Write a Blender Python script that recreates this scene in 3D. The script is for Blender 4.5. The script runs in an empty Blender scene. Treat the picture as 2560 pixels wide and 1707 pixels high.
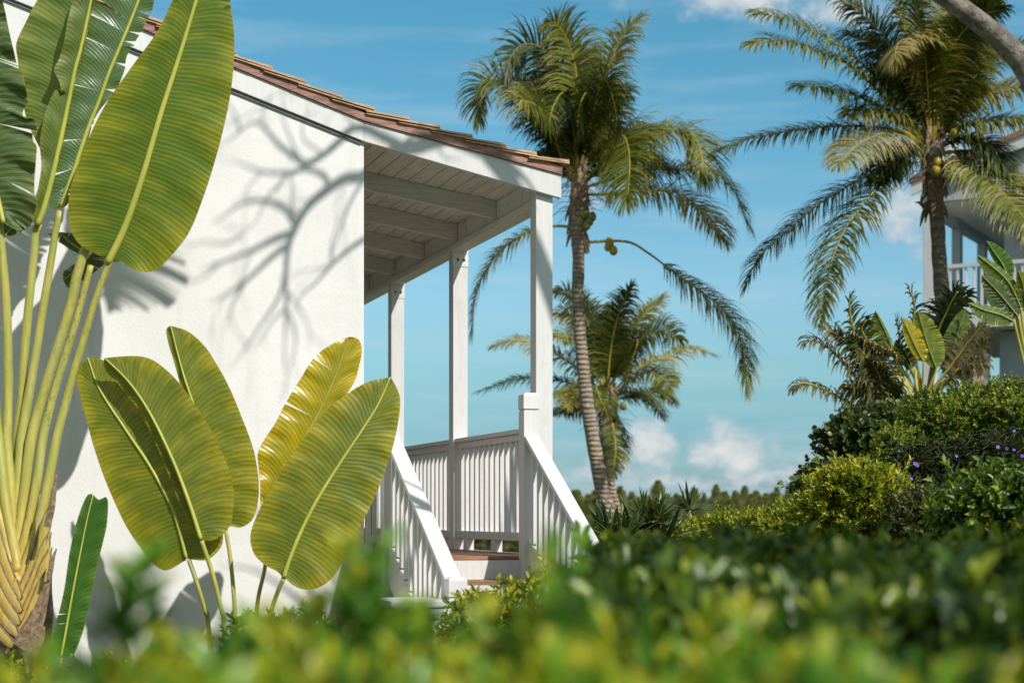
import bpy, math, random
import numpy as np
from mathutils import Vector, Matrix, noise as mnoise

random.seed(7)
rng = np.random.default_rng(7)
R = math.radians
sc = bpy.context.scene
COL = sc.collection

# ------------------------------------------------------------------ camera
K, CX, HY, EYE = 4124.0, 1280.0, 1286.5, 1.4      # focal length and principal point in photo pixels, eye height in m
cam_d = bpy.data.cameras.new("camera")
cam = bpy.data.objects.new("camera", cam_d)
COL.objects.link(cam)
cam.location = (0, 0, EYE)
cam.rotation_euler = (R(90), 0, 0)
cam_d.sensor_width = 36.0
cam_d.lens = K / 2560 * 36
cam_d.shift_y = (HY - 853.5) / 2560
cam_d.clip_start, cam_d.clip_end = 0.05, 2000
cam_d.dof.use_dof = True
cam_d.dof.focus_distance = 13.0
cam_d.dof.aperture_fstop = 2.1
sc.camera = cam

# ------------------------------------------------------------------ sun and sky
SUN_EL = R(42)
Vv = Vector((-0.3147, 0.9492, 0))                 # the house's depth direction
Uu = Vector((0.9492, 0.3147, 0))                  # along its gable wall, to the right
S = (-Vv * math.cos(R(22)) + Uu * math.sin(R(22))) * math.cos(SUN_EL) + Vector((0, 0, math.sin(SUN_EL)))
S.normalize()
sun_d = bpy.data.lights.new("sun", 'SUN')
sun_d.energy = 4.9
sun_d.angle = R(0.53)
sun_d.color = (1.0, 0.965, 0.915)
sun = bpy.data.objects.new("sun", sun_d)
COL.objects.link(sun)
sun.rotation_euler = S.to_track_quat('Z', 'Y').to_euler()
sun.location = S * 60

sc.view_settings.view_transform = 'Standard'
sc.view_settings.look = 'None'
sc.view_settings.gamma = 1
sc.view_settings.exposure = 0.0

class NT:
    """small helper for node trees"""
    def __init__(s, tree): s.t = tree
    def n(s, typ, **kw):
        nd = s.t.nodes.new(typ)
        for k, v in kw.items():
            if k.startswith('i_'): nd.inputs[k[2:].replace('_', ' ')].default_value = v
            else: setattr(nd, k, v)
        return nd
    def l(s, a, b): s.t.links.new(a, b)
    def val(s, sock, v):
        if hasattr(v, 'default_value') or hasattr(v, 'links'): s.l(v, sock)
        else: sock.default_value = v
    def m(s, op, a, b=0.0, c=0.0, clamp=False):
        nd = s.n('ShaderNodeMath', operation=op, use_clamp=clamp)
        for i, v in enumerate((a, b, c)): s.val(nd.inputs[i], v)
        return nd.outputs[0]
    def ss(s, x, a, b):
        nd = s.n('ShaderNodeMapRange', interpolation_type='SMOOTHSTEP')
        s.val(nd.inputs[0], x); nd.inputs[1].default_value = a; nd.inputs[2].default_value = b
        return nd.outputs[0]
    def mix(s, f, a, b, mode='MIX'):
        nd = s.n('ShaderNodeMix', data_type='RGBA', blend_type=mode)
        s.val(nd.inputs[0], f); s.val(nd.inputs[6], a); s.val(nd.inputs[7], b)
        return nd.outputs[2]
    def noise(s, vec, scale, detail=4, rough=0.55, out=0):
        nd = s.n('ShaderNodeTexNoise')
        if vec is not None: s.l(vec, nd.inputs['Vector'])
        nd.inputs['Scale'].default_value = scale
        nd.inputs['Detail'].default_value = detail
        nd.inputs['Roughness'].default_value = rough
        return nd.outputs[out]
    def comb(s, x, y, z=0.0):
        nd = s.n('ShaderNodeCombineXYZ')
        for i, v in enumerate((x, y, z)): s.val(nd.inputs[i], v)
        return nd.outputs[0]

def c4(c): return (c[0], c[1], c[2], 1.0)

world = bpy.data.worlds.new("World")
sc.world = world
world.use_nodes = True
wt = NT(world.node_tree)
wt.t.nodes.clear()
sky = wt.n('ShaderNodeTexSky', sky_type='NISHITA', sun_disc=False)
sky.sun_elevation = SUN_EL
sky.sun_rotation = math.atan2(S.x, S.y)
sky.air_density, sky.dust_density, sky.ozone_density = 1.0, 0.4, 2.0
geo = wt.n('ShaderNodeTexCoord')
sep = wt.n('ShaderNodeSeparateXYZ')
wt.l(geo.outputs['Generated'], sep.inputs[0])
az = wt.m('ARCTAN2', sep.outputs[0], sep.outputs[1])
el = wt.m('ARCSINE', sep.outputs[2])
def AZ(px): return math.atan((px - CX) / K)
def EL(px, py): return math.atan((HY - py) / math.hypot(K, px - CX))
vec = wt.comb(az, wt.m('MULTIPLY', el, 1.25))
n1 = wt.noise(vec, 38, 6, 0.58)
n2 = wt.noise(vec, 120, 4, 0.6)
nn = wt.m('ADD', wt.m('MULTIPLY', wt.m('SUBTRACT', n1, 0.5), 1.5), wt.m('MULTIPLY', wt.m('SUBTRACT', n2, 0.5), 0.5))
field = None
for px, py, rx, ry, a in ((1615, 1112, 110, 92, 1.0), (1560, 1150, 95, 70, .85), (1805, 1125, 100, 84, 1.05), (1850, 1155, 85, 78, .98),
                          (1760, 1148, 55, 40, .8), (1938, 1118, 30, 45, .62), (1400, 1150, 60, 55, .6), (2020, 1150, 70, 45, .6),
                          (1480, 1185, 190, 46, .72), (1900, 1185, 240, 42, .72), (1680, 1205, 320, 34, .66), (1560, 1080, 60, 40, .5), (1080, 1110, 60, 40, .3),
                          (1900, -20, 300, 70, .95), (2110, 30, 170, 60, .75), (1650, -60, 200, 60, .6), (2250, 530, 130, 90, .8),
                          (2400, 400, 150, 120, .82), (1480, 470, 90, 70, .6), (1250, 600, 60, 60, .35), (2300, 640, 90, 30, .4)):
    dx = wt.m('DIVIDE', wt.m('SUBTRACT', az, AZ(px)), rx / K)
    dy = wt.m('DIVIDE', wt.m('SUBTRACT', el, EL(px, py)), ry / K)
    d = wt.m('SQRT', wt.m('ADD', wt.m('MULTIPLY', dx, dx), wt.m('MULTIPLY', dy, dy)))
    b = wt.m('MULTIPLY', wt.m('SUBTRACT', 1.0, wt.m('MULTIPLY', d, .75)), a)
    field = b if field is None else wt.m('MAXIMUM', field, b)
fieldn = wt.m('ADD', wt.m('MAXIMUM', field, -.4), nn)
mask = wt.ss(fieldn, 0.20, 0.72)
# thin sheets of cloud and the pale band low over the sea
vec2 = wt.comb(wt.m('MULTIPLY', az, .35), wt.m('MULTIPLY', el, 3.0))
n3 = wt.noise(vec2, 22, 5, 0.55)
band = wt.m('SUBTRACT', 1.0, wt.ss(el, R(0.6), R(3.2)))
sheet = wt.m('MULTIPLY', wt.ss(n3, .42, .72), wt.m('ADD', .30, wt.m('MULTIPLY', band, 1.0)))
tint = wt.n('ShaderNodeValToRGB')                  # the air's own colour by height above the horizon
e_ = tint.color_ramp.elements
T0 = (.92 / 2, .985 / 2, .96 / 2)
for i_, (deg, mul) in enumerate(((0, (.47, .66, .95)), (2.9, (.47, .74, .96)), (4.7, (.66, .93, 1.0)), (7.4, (.92, 1.17, 1.21)), (12, (.74, 1.2, 1.22)), (17, (.58, 1.21, 1.23)), (26, (.7, 1.1, 1.1)))):
    c_ = (T0[0] * mul[0], T0[1] * mul[1], T0[2] * mul[2], 1)
    if i_ < 2: e_[i_].position, e_[i_].color = deg / 30, c_
    else:
        x_ = e_.new(deg / 30); x_.color = c_
wt.l(wt.m('DIVIDE', el, R(30)), tint.inputs[0])
skyc = wt.mix(1.0, sky.outputs[0], tint.outputs[0], 'MULTIPLY')
skyc = wt.mix(1.0, skyc, (2, 2, 2, 1), 'MULTIPLY')
# invented white cloud overhead and behind the viewer, added as neutral fill light
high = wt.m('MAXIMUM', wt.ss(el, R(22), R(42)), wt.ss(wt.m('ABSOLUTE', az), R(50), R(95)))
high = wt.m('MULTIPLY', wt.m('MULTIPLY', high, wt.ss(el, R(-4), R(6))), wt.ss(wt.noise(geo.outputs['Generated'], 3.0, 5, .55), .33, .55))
skyc = wt.mix(wt.m('MULTIPLY', sheet, .7), skyc, (5.3, 6.9, 7.7, 1))
shade = wt.ss(wt.m('ADD', nn, wt.m('MULTIPLY', field, .9)), .25, 1.05)
cloudc = wt.mix(shade, (4.4, 5.5, 6.2, 1), (8.2, 8.1, 7.9, 1))
skyc = wt.mix(wt.m('MULTIPLY', mask, .85), skyc, cloudc)
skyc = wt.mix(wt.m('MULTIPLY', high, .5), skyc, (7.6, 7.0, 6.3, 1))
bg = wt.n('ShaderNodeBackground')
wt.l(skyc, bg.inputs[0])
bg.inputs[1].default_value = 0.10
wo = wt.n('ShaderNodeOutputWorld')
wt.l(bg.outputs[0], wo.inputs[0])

# ------------------------------------------------------------------ coordinates
CROPS = {'s': (0, 0, 1.0), 'w': (0, 0, 1.08844), 'c1': (0, 0, .44643), 'c2': (0, 650, .67394), 'c3': (560, 100, .44643), 'c4': (850, 850, .4529),
         'c5': (1080, 0, .57403), 'c6': (1760, 0, .57389), 'c7': (1300, 700, .53571), 'c8': (1000, 1200, .66327),
         'd1': (0, 0, .26786), 'd2': (0, 380, .25505), 'd3': (0, 620, .33172), 'd4': (0, 1100, .3871), 'd5': (1120, 20, .38273),
         'd6': (1140, 540, .51007), 'd7': (1960, 640, .2934), 'd8': (1960, 930, .2997)}
def cv(c, x, y):
    x0, y0, s = CROPS[c]
    return (x0 + x * s, y0 + y * s)
def cvs(c, *pts): return [cv(c, x, y) for x, y in pts]
def P(px, py, d): return Vector(((px - CX) / K * d, d, EYE + (HY - py) / K * d))

Ov = Vector(((1340 - CX) / K * 13.07, 13.07, 0))
def B(u, v, z):
    p = Ov + Uu * u + Vv * v
    return Vector((p.x, p.y, z))
def pu(px, v=0.0):
    t = (px - CX) / K
    return (t * (Ov.y + v * Vv.y) - Ov.x - v * Vv.x) / (Uu.x - t * Uu.y)
def pz(px, py, v=0.0):
    y = B(pu(px, v), v, 0).y
    return EYE + (HY - py) / K * y

def smoothpath(pts, n):
    pts = [Vector(p) for p in pts]
    if len(pts) == 2: return [pts[0].lerp(pts[1], i / (n - 1)) for i in range(n)]
    q = [pts[0] * 2 - pts[1]] + pts + [pts[-1] * 2 - pts[-2]]
    dense = []
    for i in range(1, len(q) - 2):
        p0, p1, p2, p3 = q[i - 1], q[i], q[i + 1], q[i + 2]
        for k in range(12):
            t = k / 12
            dense.append(.5 * ((2 * p1) + (-p0 + p2) * t + (2 * p0 - 5 * p1 + 4 * p2 - p3) * t * t + (-p0 + 3 * p1 - 3 * p2 + p3) * t ** 3))
    dense.append(pts[-1])
    return resample(dense, n)
def resample(dense, n):
    L = [0.0]
    for a, b in zip(dense, dense[1:]): L.append(L[-1] + (b - a).length)
    out, j = [], 0
    for i in range(n):
        t = L[-1] * i / (n - 1)
        while j < len(L) - 2 and L[j + 1] < t: j += 1
        seg = L[j + 1] - L[j]
        out.append(dense[j].lerp(dense[j + 1], (t - L[j]) / seg if seg > 1e-9 else 0))
    return out

# ------------------------------------------------------------------ objects
def tag(o, label=None, cat=None, group=None, kind=None):
    if label: o['label'] = label
    if cat: o['category'] = cat
    if group: o['group'] = group
    if kind: o['kind'] = kind
    return o
def thing(name, loc, label, cat, group=None):
    o = bpy.data.objects.new(name, None)
    o.empty_display_size = .2
    COL.objects.link(o)
    o.location = loc
    return tag(o, label, cat, group)
def rootloc(o):
    p = Vector(o.location)
    while o.parent:
        o = o.parent
        p += Vector(o.location)
    return p

class MB:
    def __init__(s):
        s.v, s.f, s.uv, s.tone = [], [], {}, []
    def add(s, vs, fs, tone=None):
        b = len(s.v)
        s.v += [tuple(p) for p in vs]
        for f in fs:
            s.f.append(tuple(i + b for i in f))
            s.tone.append(random.random() if tone is None else tone)
        return b
    def box(s, fn, u0, u1, v0, v1, z0, z1, tone=None):
        vs = [fn(u, v, z) for z in (z0, z1) for v in (v0, v1) for u in (u0, u1)]
        s.add(vs, [(0, 2, 3, 1), (4, 5, 7, 6), (0, 1, 5, 4), (1, 3, 7, 5), (3, 2, 6, 7), (2, 0, 4, 6)], tone)
    def prism(s, fn, poly, v0, v1, tone=None):
        """poly of (u, z) pulled from v0 to v1"""
        n = len(poly)
        vs = [fn(u, v0, z) for u, z in poly] + [fn(u, v1, z) for u, z in poly]
        fs = [tuple(range(n)), tuple(range(2 * n - 1, n - 1, -1))]
        fs += [(i, i + n, (i + 1) % n + n, (i + 1) % n) for i in range(n)]
        s.add(vs, fs, tone)
    def tube(s, pts, rads, k=8, flat=1.0, flatdir=None, tone=None, cap=True, wob=0.0):
        n = len(pts)
        vs, prev = [], None
        for i, p in enumerate(pts):
            T = (pts[min(i + 1, n - 1)] - pts[max(i - 1, 0)])
            if T.length < 1e-9: T = Vector((0, 0, 1))
            T.normalize()
            if prev is None:
                a = flatdir if flatdir is not None else (Vector((0, 1, 0)) if abs(T.y) < .9 else Vector((1, 0, 0)))
            else: a = prev
            N = a - T * a.dot(T)
            if N.length < 1e-6: N = T.orthogonal()
            N.normalize(); prev = N
            Bn = T.cross(N)
            r = rads[i] if isinstance(rads, (list, tuple)) else rads
            for j in range(k):
                an = 2 * math.pi * j / k
                rr = r * (1 + wob * (mnoise.noise(Vector((p.x * 3 + math.cos(an), p.y * 3 + math.sin(an), p.z * 3))))) if wob else r
                vs.append(p + N * math.cos(an) * rr * flat + Bn * math.sin(an) * rr)
        fs = [(i * k + j, i * k + (j + 1) % k, (i + 1) * k + (j + 1) % k, (i + 1) * k + j) for i in range(n - 1) for j in range(k)]
        if cap: fs += [tuple(range(k - 1, -1, -1)), tuple((n - 1) * k + j for j in range(k))]
        s.add(vs, fs, tone)
    def build(s, name, mat, parent=None, smooth=False, bevel=0.0, loc=None):
        me = bpy.data.meshes.new(name)
        base = rootloc(parent) if parent else Vector(loc or (0, 0, 0))
        me.from_pydata([(x - base.x, y - base.y, z - base.z) for x, y, z in s.v], [], s.f)
        at = me.attributes.new('tone', 'FLOAT', 'FACE')
        at.data.foreach_set('value', s.tone)
        return finish(me, name, mat, parent, base, smooth, bevel)
def finish(me, name, mat, parent, base, smooth=False, bevel=0.0):
    me.materials.append(mat)
    if smooth: me.polygons.foreach_set('use_smooth', [True] * len(me.polygons))
    me.update()
    o = bpy.data.objects.new(name, me)
    COL.objects.link(o)
    if parent: o.parent = parent
    else: o.location = base
    if bevel:
        b = o.modifiers.new('bevel', 'BEVEL')
        b.width, b.segments, b.limit_method, b.angle_limit = bevel, 2, 'ANGLE', R(40)
        b.harden_normals = False
    return o
def np_mesh(name, V, F, tone, mat, parent=None, loc=None, smooth=False):
    """V (n,3), F (m,4) quads, tone (m,)"""
    base = rootloc(parent) if parent else Vector(loc or (0, 0, 0))
    me = bpy.data.meshes.new(name)
    V = (V - np.array(base)).astype(np.float32)
    me.vertices.add(len(V)); me.vertices.foreach_set('co', V.ravel())
    m, k = F.shape
    me.loops.add(m * k); me.loops.foreach_set('vertex_index', F.ravel().astype(np.int32))
    me.polygons.add(m)
    me.polygons.foreach_set('loop_start', np.arange(0, m * k, k, dtype=np.int32))
    me.update(calc_edges=True)
    at = me.attributes.new('tone', 'FLOAT', 'FACE')
    at.data.foreach_set('value', np.asarray(tone, dtype=np.float32))
    return finish(me, name, mat, parent, base, smooth)

# ------------------------------------------------------------------ materials
def new_mat(name):
    m = bpy.data.materials.new(name)
    m.use_nodes = True
    t = NT(m.node_tree)
    t.t.nodes.clear()
    return m, t
def out(t, sh):
    o = t.n('ShaderNodeOutputMaterial')
    t.l(sh, o.inputs[0])
def principled(t, col, rough=.5, spec=.5, bump=None, bs=.3, bd=.01):
    p = t.n('ShaderNodeBsdfPrincipled')
    t.val(p.inputs['Base Color'], col)
    t.val(p.inputs['Roughness'], rough)
    p.inputs['Specular IOR Level'].default_value = spec
    if bump is not None:
        b = t.n('ShaderNodeBump')
        b.inputs['Strength'].default_value = bs
        b.inputs['Distance'].default_value = bd
        t.l(bump, b.inputs['Height'])
        t.l(b.outputs[0], p.inputs['Normal'])
        return p, b
    return p, None
def objco(t, scale=(1, 1, 1)):
    c = t.n('ShaderNodeTexCoord')
    m = t.n('ShaderNodeMapping')
    m.inputs['Scale'].default_value = scale
    t.l(c.outputs['Object'], m.inputs[0])
    return m.outputs[0]

def mat_plain(name, ca, cb, scale=6.0, stretch=(1, 1, 1), rough=.55, bs=.2, bd=.004, spec=.4, lo=.35, hi=.65, bscale=None):
    m, t = new_mat(name)
    v = objco(t, stretch)
    n = t.noise(v, scale, 6, .6)
    col = t.mix(t.ss(n, lo, hi), c4(ca), c4(cb))
    bn = t.noise(v, bscale or scale * 6, 5, .65)
    p, _ = principled(t, col, rough, spec, bn, bs, bd)
    out(t, p.outputs[0])
    return m
def mat_stucco():
    m, t = new_mat("stucco_white")
    v = objco(t)
    n = t.noise(v, 1.3, 5, .6)
    col = t.mix(t.ss(n, .3, .75), c4((.74, .722, .70)), c4((.67, .652, .63)))
    st = t.noise(objco(t, (6, 6, .35)), 1.2, 4, .6)
    col = t.mix(t.m('MULTIPLY', t.ss(st, .55, .75), .28), col, c4((.55, .52, .47)))
    b = t.m('ADD', t.m('MULTIPLY', t.noise(v, 45, 5, .7), .6), t.m('MULTIPLY', t.noise(v, 4, 3, .5), 1.4))
    p, _ = principled(t, col, .8, .25, b, .35, .012)
    out(t, p.outputs[0])
    return m
def mat_leafy(name, ramp, transl=.3, rough=.4, spec=.5, tcol=None, veins=False):
    """leaves coloured by their own random tone"""
    m, t = new_mat(name)
    a = t.n('ShaderNodeAttribute', attribute_type='GEOMETRY', attribute_name='tone')
    r = t.n('ShaderNodeValToRGB')
    els = r.color_ramp.elements
    els[0].position, els[0].color = ramp[0][0], c4(ramp[0][1])
    els[1].position, els[1].color = ramp[-1][0], c4(ramp[-1][1])
    for pos, c in ramp[1:-1]:
        e = els.new(pos); e.color = c4(c)
    t.l(a.outputs['Fac'], r.inputs[0])
    n = t.noise(objco(t), 25, 3, .6)
    col = t.mix(t.m('MULTIPLY', n, .35), r.outputs[0], t.mix(1.0, r.outputs[0], (.55, .6, .5, 1), 'MULTIPLY'))
    p, _ = principled(t, col, rough, spec)
    tr = t.n('ShaderNodeBsdfTranslucent')
    t.l(t.mix(1.0, col, c4(tcol or (1.6, 1.5, .6)), 'MULTIPLY'), tr.inputs[0])
    mx = t.n('ShaderNodeMixShader')
    mx.inputs[0].default_value = transl
    t.l(p.outputs[0], mx.inputs[1]); t.l(tr.outputs[0], mx.inputs[2])
    out(t, mx.outputs[0])
    return m
def mat_paddle(name, green, yellow, yamt=.5, rough=.42, spec=.4, transl=.22, vein=.027, bs=.25):
    """big banana-like leaf: UV.x across (0.5 = midrib), UV.y metres along"""
    m, t = new_mat(name)
    uv = t.n('ShaderNodeUVMap')
    sp = t.n('ShaderNodeSeparateXYZ')
    t.l(uv.outputs[0], sp.inputs[0])
    f = t.m('MULTIPLY', t.m('ABSOLUTE', t.m('SUBTRACT', sp.outputs[0], .5)), 2.0)
    inv = t.m('SUBTRACT', 1.0, f)
    bend = t.m('MULTIPLY', t.m('MULTIPLY', inv, inv), .10)
    s = t.m('ADD', sp.outputs[1], bend)
    v2 = t.comb(t.m('MULTIPLY', sp.outputs[0], 2.0), t.m('MULTIPLY', s, 9.0))
    wob = t.m('MULTIPLY', t.m('SUBTRACT', t.noise(t.comb(t.m('MULTIPLY', sp.outputs[0], 3), t.m('MULTIPLY', s, 14)), 1.0, 3), .5), .025)
    ph = t.m('MULTIPLY', t.m('ADD', s, wob), 2 * math.pi / vein)
    w1 = t.m('SINE', ph)
    w2 = t.m('SINE', t.m('MULTIPLY', ph, 3.3))
    streak = t.noise(t.comb(t.m('MULTIPLY', sp.outputs[0], .9), t.m('MULTIPLY', s, 26)), 1.0, 5, .65)
    patch = t.noise(v2, .9, 4, .6)
    y = t.m('ADD', t.m('MULTIPLY', t.m('SUBTRACT', patch, .5), 1.9), t.m('MULTIPLY', t.m('SUBTRACT', streak, .5), 1.0))
    y = t.m('ADD', y, t.m('MULTIPLY', t.m('POWER', f, 3.0), .55))
    y = t.m('ADD', y, yamt - .5)
    yk = t.ss(y, -.25, .75)
    col = t.mix(yk, c4(green), c4(yellow))
    dark = t.m('MULTIPLY', t.ss(w1, .1, 1.0), .55)
    col = t.mix(dark, col, t.mix(1.0, col, (.5, .6, .45, 1), 'MULTIPLY'))
    col = t.mix(t.m('MULTIPLY', t.ss(w2, .5, 1.0), .10), col, c4((yellow[0] * 1.1, yellow[1] * 1.1, yellow[2])))
    brown = t.ss(t.m('ADD', f, t.m('MULTIPLY', t.m('SUBTRACT', t.noise(v2, 2.6, 4, .65), .5), .42)), .985, 1.06)
    col = t.mix(t.m('MULTIPLY', brown, .8), col, c4((.16, .095, .035)))
    edge = t.ss(f, .975, .995)
    col = t.mix(t.m('MULTIPLY', edge, .6), col, c4((.30, .24, .03)))
    spot = t.ss(t.noise(v2, 7.0, 2, .5), .70, .76)
    col = t.mix(t.m('MULTIPLY', spot, .45), col, c4((.17, .11, .03)))
    h = t.m('ADD', w1, t.m('MULTIPLY', w2, .25))
    p, b = principled(t, col, t.m('ADD', rough, t.m('MULTIPLY', streak, .12)), spec, h, bs, .0035)
    tr = t.n('ShaderNodeBsdfTranslucent')
    t.l(t.mix(1.0, col, (1.7, 1.6, .5, 1), 'MULTIPLY'), tr.inputs[0])
    mx = t.n('ShaderNodeMixShader')
    mx.inputs[0].default_value = transl
    t.l(p.outputs[0], mx.inputs[1]); t.l(tr.outputs[0], mx.inputs[2])
    out(t, mx.outputs[0])
    return m
def mat_bark(name, ca, cb, ring=0.0, scale=9, bs=.7, bd=.03):
    m, t = new_mat(name)
    v = objco(t)
    n = t.noise(v, scale, 6, .65)
    col = t.mix(t.ss(n, .35, .68), c4(ca), c4(cb))
    h = n
    if ring:
        sp = t.n('ShaderNodeSeparateXYZ'); t.l(v, sp.inputs[0])
        w = t.m('SINE', t.m('MULTIPLY', t.m('ADD', sp.outputs[2], t.m('MULTIPLY', t.noise(v, 2.5, 3), .12)), 2 * math.pi / ring))
        col = t.mix(t.m('MULTIPLY', t.ss(w, .35, .95), .42), col, c4((ca[0] * .4, ca[1] * .4, ca[2] * .4)))
        h = t.m('ADD', t.m('MULTIPLY', w, .5), n)
    p, _ = principled(t, col, .85, .2, h, bs, bd)
    out(t, p.outputs[0])
    return m
def mat_grain(name, ca, cb, along, rough=.6, knots=None, lo=.4, hi=.62, bs=.25):
    """timber: streaks running along one direction (object axes of the turned house)"""
    m, t = new_mat(name)
    c = t.n('ShaderNodeTexCoord')
    mp = t.n('ShaderNodeMapping')
    mp.vector_type = 'TEXTURE'
    mp.inputs['Rotation'].default_value = (0, 0, math.atan2(Uu.y, Uu.x))
    t.l(c.outputs['Object'], mp.inputs[0])
    m2 = t.n('ShaderNodeMapping')
    m2.inputs['Scale'].default_value = along
    t.l(mp.outputs[0], m2.inputs[0])
    n = t.noise(m2.outputs[0], 5, 6, .65)
    a = t.n('ShaderNodeAttribute', attribute_type='GEOMETRY', attribute_name='tone')
    col = t.mix(t.ss(n, lo, hi), c4(ca), c4(cb))
    col = t.mix(t.m('MULTIPLY', a.outputs['Fac'], .3), col, t.mix(1.0, col, (.68, .66, .62, 1), 'MULTIPLY'))
    if knots:
        g = t.ss(t.noise(mp.outputs[0], 4.5, 5, .7), .56, .72)
        col = t.mix(t.m('MULTIPLY', g, .35 if name == 'white_paint' else .6), col, c4(knots))
    p, _ = principled(t, col, rough, .35, n, bs, .004)
    out(t, p.outputs[0])
    return m

M = {}
M['stucco'] = mat_stucco()
M['white'] = mat_grain("white_paint", (.70, .69, .675), (.62, .612, .595), (8, 8, .8), .5, knots=(.50, .47, .42), lo=.35, hi=.75, bs=.2)
M['whitewash'] = mat_grain("whitewashed_boards", (.80, .78, .72), (.64, .61, .54), (9, .7, 9), .7, knots=(.34, .29, .22), bs=.35)
M['whitebeam'] = mat_grain("whitewashed_beam", (.80, .78, .73), (.66, .635, .58), (.8, 9, 9), .7, knots=(.40, .36, .28), bs=.35)
M['copper'] = mat_grain("copper_edge", (.40, .21, .155), (.24, .115, .09), (1.2, 8, 8), .5, bs=.1)
M['shingle'] = mat_grain("cedar_shingle", (.60, .40, .25), (.44, .27, .15), (1.0, 12, 14), .75, knots=(.40, .31, .23))
M['deck'] = mat_grain("deck_wood", (.34, .17, .09), (.22, .11, .06), (.8, 9, 9), .6)
M['metal'] = mat_plain("bolt_steel", (.08, .08, .08), (.14, .13, .12), 20, rough=.45)
M['eave_shadow'] = mat_plain("fascia_shadow_dark", (.09, .11, .12), (.13, .15, .15), 10, rough=.5)  # dark colour for the shadow line drawn under the fascia
M['ground'] = mat_plain("ground_soil_grass", (.045, .075, .018), (.085, .095, .032), 1.5, rough=.95, bs=.6, bd=.05)
# foliage
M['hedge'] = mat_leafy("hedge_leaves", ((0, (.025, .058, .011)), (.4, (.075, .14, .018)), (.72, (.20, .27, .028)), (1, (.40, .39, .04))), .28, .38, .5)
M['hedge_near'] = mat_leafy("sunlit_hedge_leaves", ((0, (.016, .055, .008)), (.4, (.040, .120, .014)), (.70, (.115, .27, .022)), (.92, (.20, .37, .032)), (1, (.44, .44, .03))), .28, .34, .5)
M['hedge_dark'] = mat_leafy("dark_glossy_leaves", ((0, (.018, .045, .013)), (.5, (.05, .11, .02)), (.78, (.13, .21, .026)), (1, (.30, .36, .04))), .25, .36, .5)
M['lime'] = mat_leafy("lime_leaves", ((0, (.035, .075, .011)), (.4, (.12, .19, .016)), (.75, (.33, .36, .024)), (1, (.52, .45, .05))), .3, .4, .45)
M['grape'] = mat_leafy("sea_grape_leaves", ((0, (.028, .055, .018)), (.6, (.065, .105, .03)), (1, (.17, .19, .045))), .15, .4, .45)
M['ruellia'] = mat_leafy("narrow_dark_leaves", ((0, (.022, .038, .018)), (.6, (.055, .08, .032)), (1, (.14, .16, .07))), .15, .45, .4)
M['twiggy'] = mat_leafy("dull_leaves", ((0, (.035, .05, .014)), (.6, (.08, .10, .025)), (1, (.18, .17, .06))), .25, .5, .3)
M['frond'] = mat_leafy("palm_leaflets", ((0, (.018, .034, .006)), (.42, (.075, .100, .012)), (.72, (.22, .215, .028)), (.92, (.36, .28, .085)), (1, (.46, .33, .16))), .18, .48, .28, (1.5, 1.35, .45))
M['frond_dry'] = mat_leafy("dry_leaflets", ((0, (.05, .06, .015)), (.5, (.12, .11, .035)), (1, (.32, .25, .13))), .2, .5, .35)
M['rachis'] = mat_plain("frond_rib", (.42, .30, .045), (.24, .22, .04), 3, rough=.4)
M['spiky'] = mat_leafy("sword_leaves", ((0, (.035, .065, .022)), (.6, (.09, .13, .04)), (1, (.22, .25, .07))), .15, .4, .5)
M['pine'] = mat_leafy("pine_needles", ((0, (.15, .19, .085)), (.6, (.25, .28, .12)), (1, (.34, .35, .17))), .35, .6, .2)
M['petal'] = mat_plain("purple_petals", (.16, .08, .46), (.22, .12, .55), 20, rough=.6)
M['twig'] = mat_bark("twig_bark", (.20, .15, .10), (.34, .27, .19))
M['palm_bark'] = mat_bark("palm_bark", (.25, .19, .135), (.42, .34, .26), ring=.075, scale=16)
M['palm_bark_dark'] = mat_bark("palm_bark_dark", (.16, .125, .095), (.29, .235, .18), ring=.13, scale=12)
M['grey_bark'] = mat_bark("grey_bark", (.14, .12, .10), (.33, .28, .23), scale=14, bs=1.0, bd=.06)
M['fibre'] = mat_bark("dry_fibre", (.17, .11, .065), (.36, .26, .17), scale=22)
M['coconut'] = mat_plain("coconut_husk", (.42, .26, .025), (.30, .27, .03), 9, rough=.4)
M['coconut_green'] = mat_plain("green_coconut_husk", (.17, .18, .03), (.26, .22, .04), 9, rough=.4)
M['pad_yg'] = mat_paddle("paddle_leaf_yellow_green", (.094, .158, .011), (.29, .275, .012), .42)
M['pad_front'] = mat_paddle("paddle_leaf_olive", (.115, .152, .010), (.34, .285, .012), .46)
M['pad_gr'] = mat_paddle("paddle_leaf_green", (.11, .165, .032), (.23, .25, .055), .36)
M['pad_dk'] = mat_paddle("paddle_leaf_dark", (.065, .105, .030), (.14, .175, .045), .32, rough=.4, transl=.15, bs=.6, vein=.036)
M['pad_glossy'] = mat_paddle("paddle_leaf_glossy", (.075, .135, .038), (.14, .19, .05), .25, rough=.22, spec=.7, transl=.15, vein=.022)
M['pad_yel'] = mat_paddle("paddle_leaf_yellowing", (.24, .23, .012), (.52, .37, .010), .60, rough=.22, spec=.6)
M['pad_young'] = mat_paddle("paddle_leaf_young", (.045, .125, .012), (.10, .20, .018), .30, rough=.35)
M['rib'] = mat_plain("leaf_midrib", (.50, .47, .085), (.38, .40, .06), 3, rough=.45)
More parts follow.
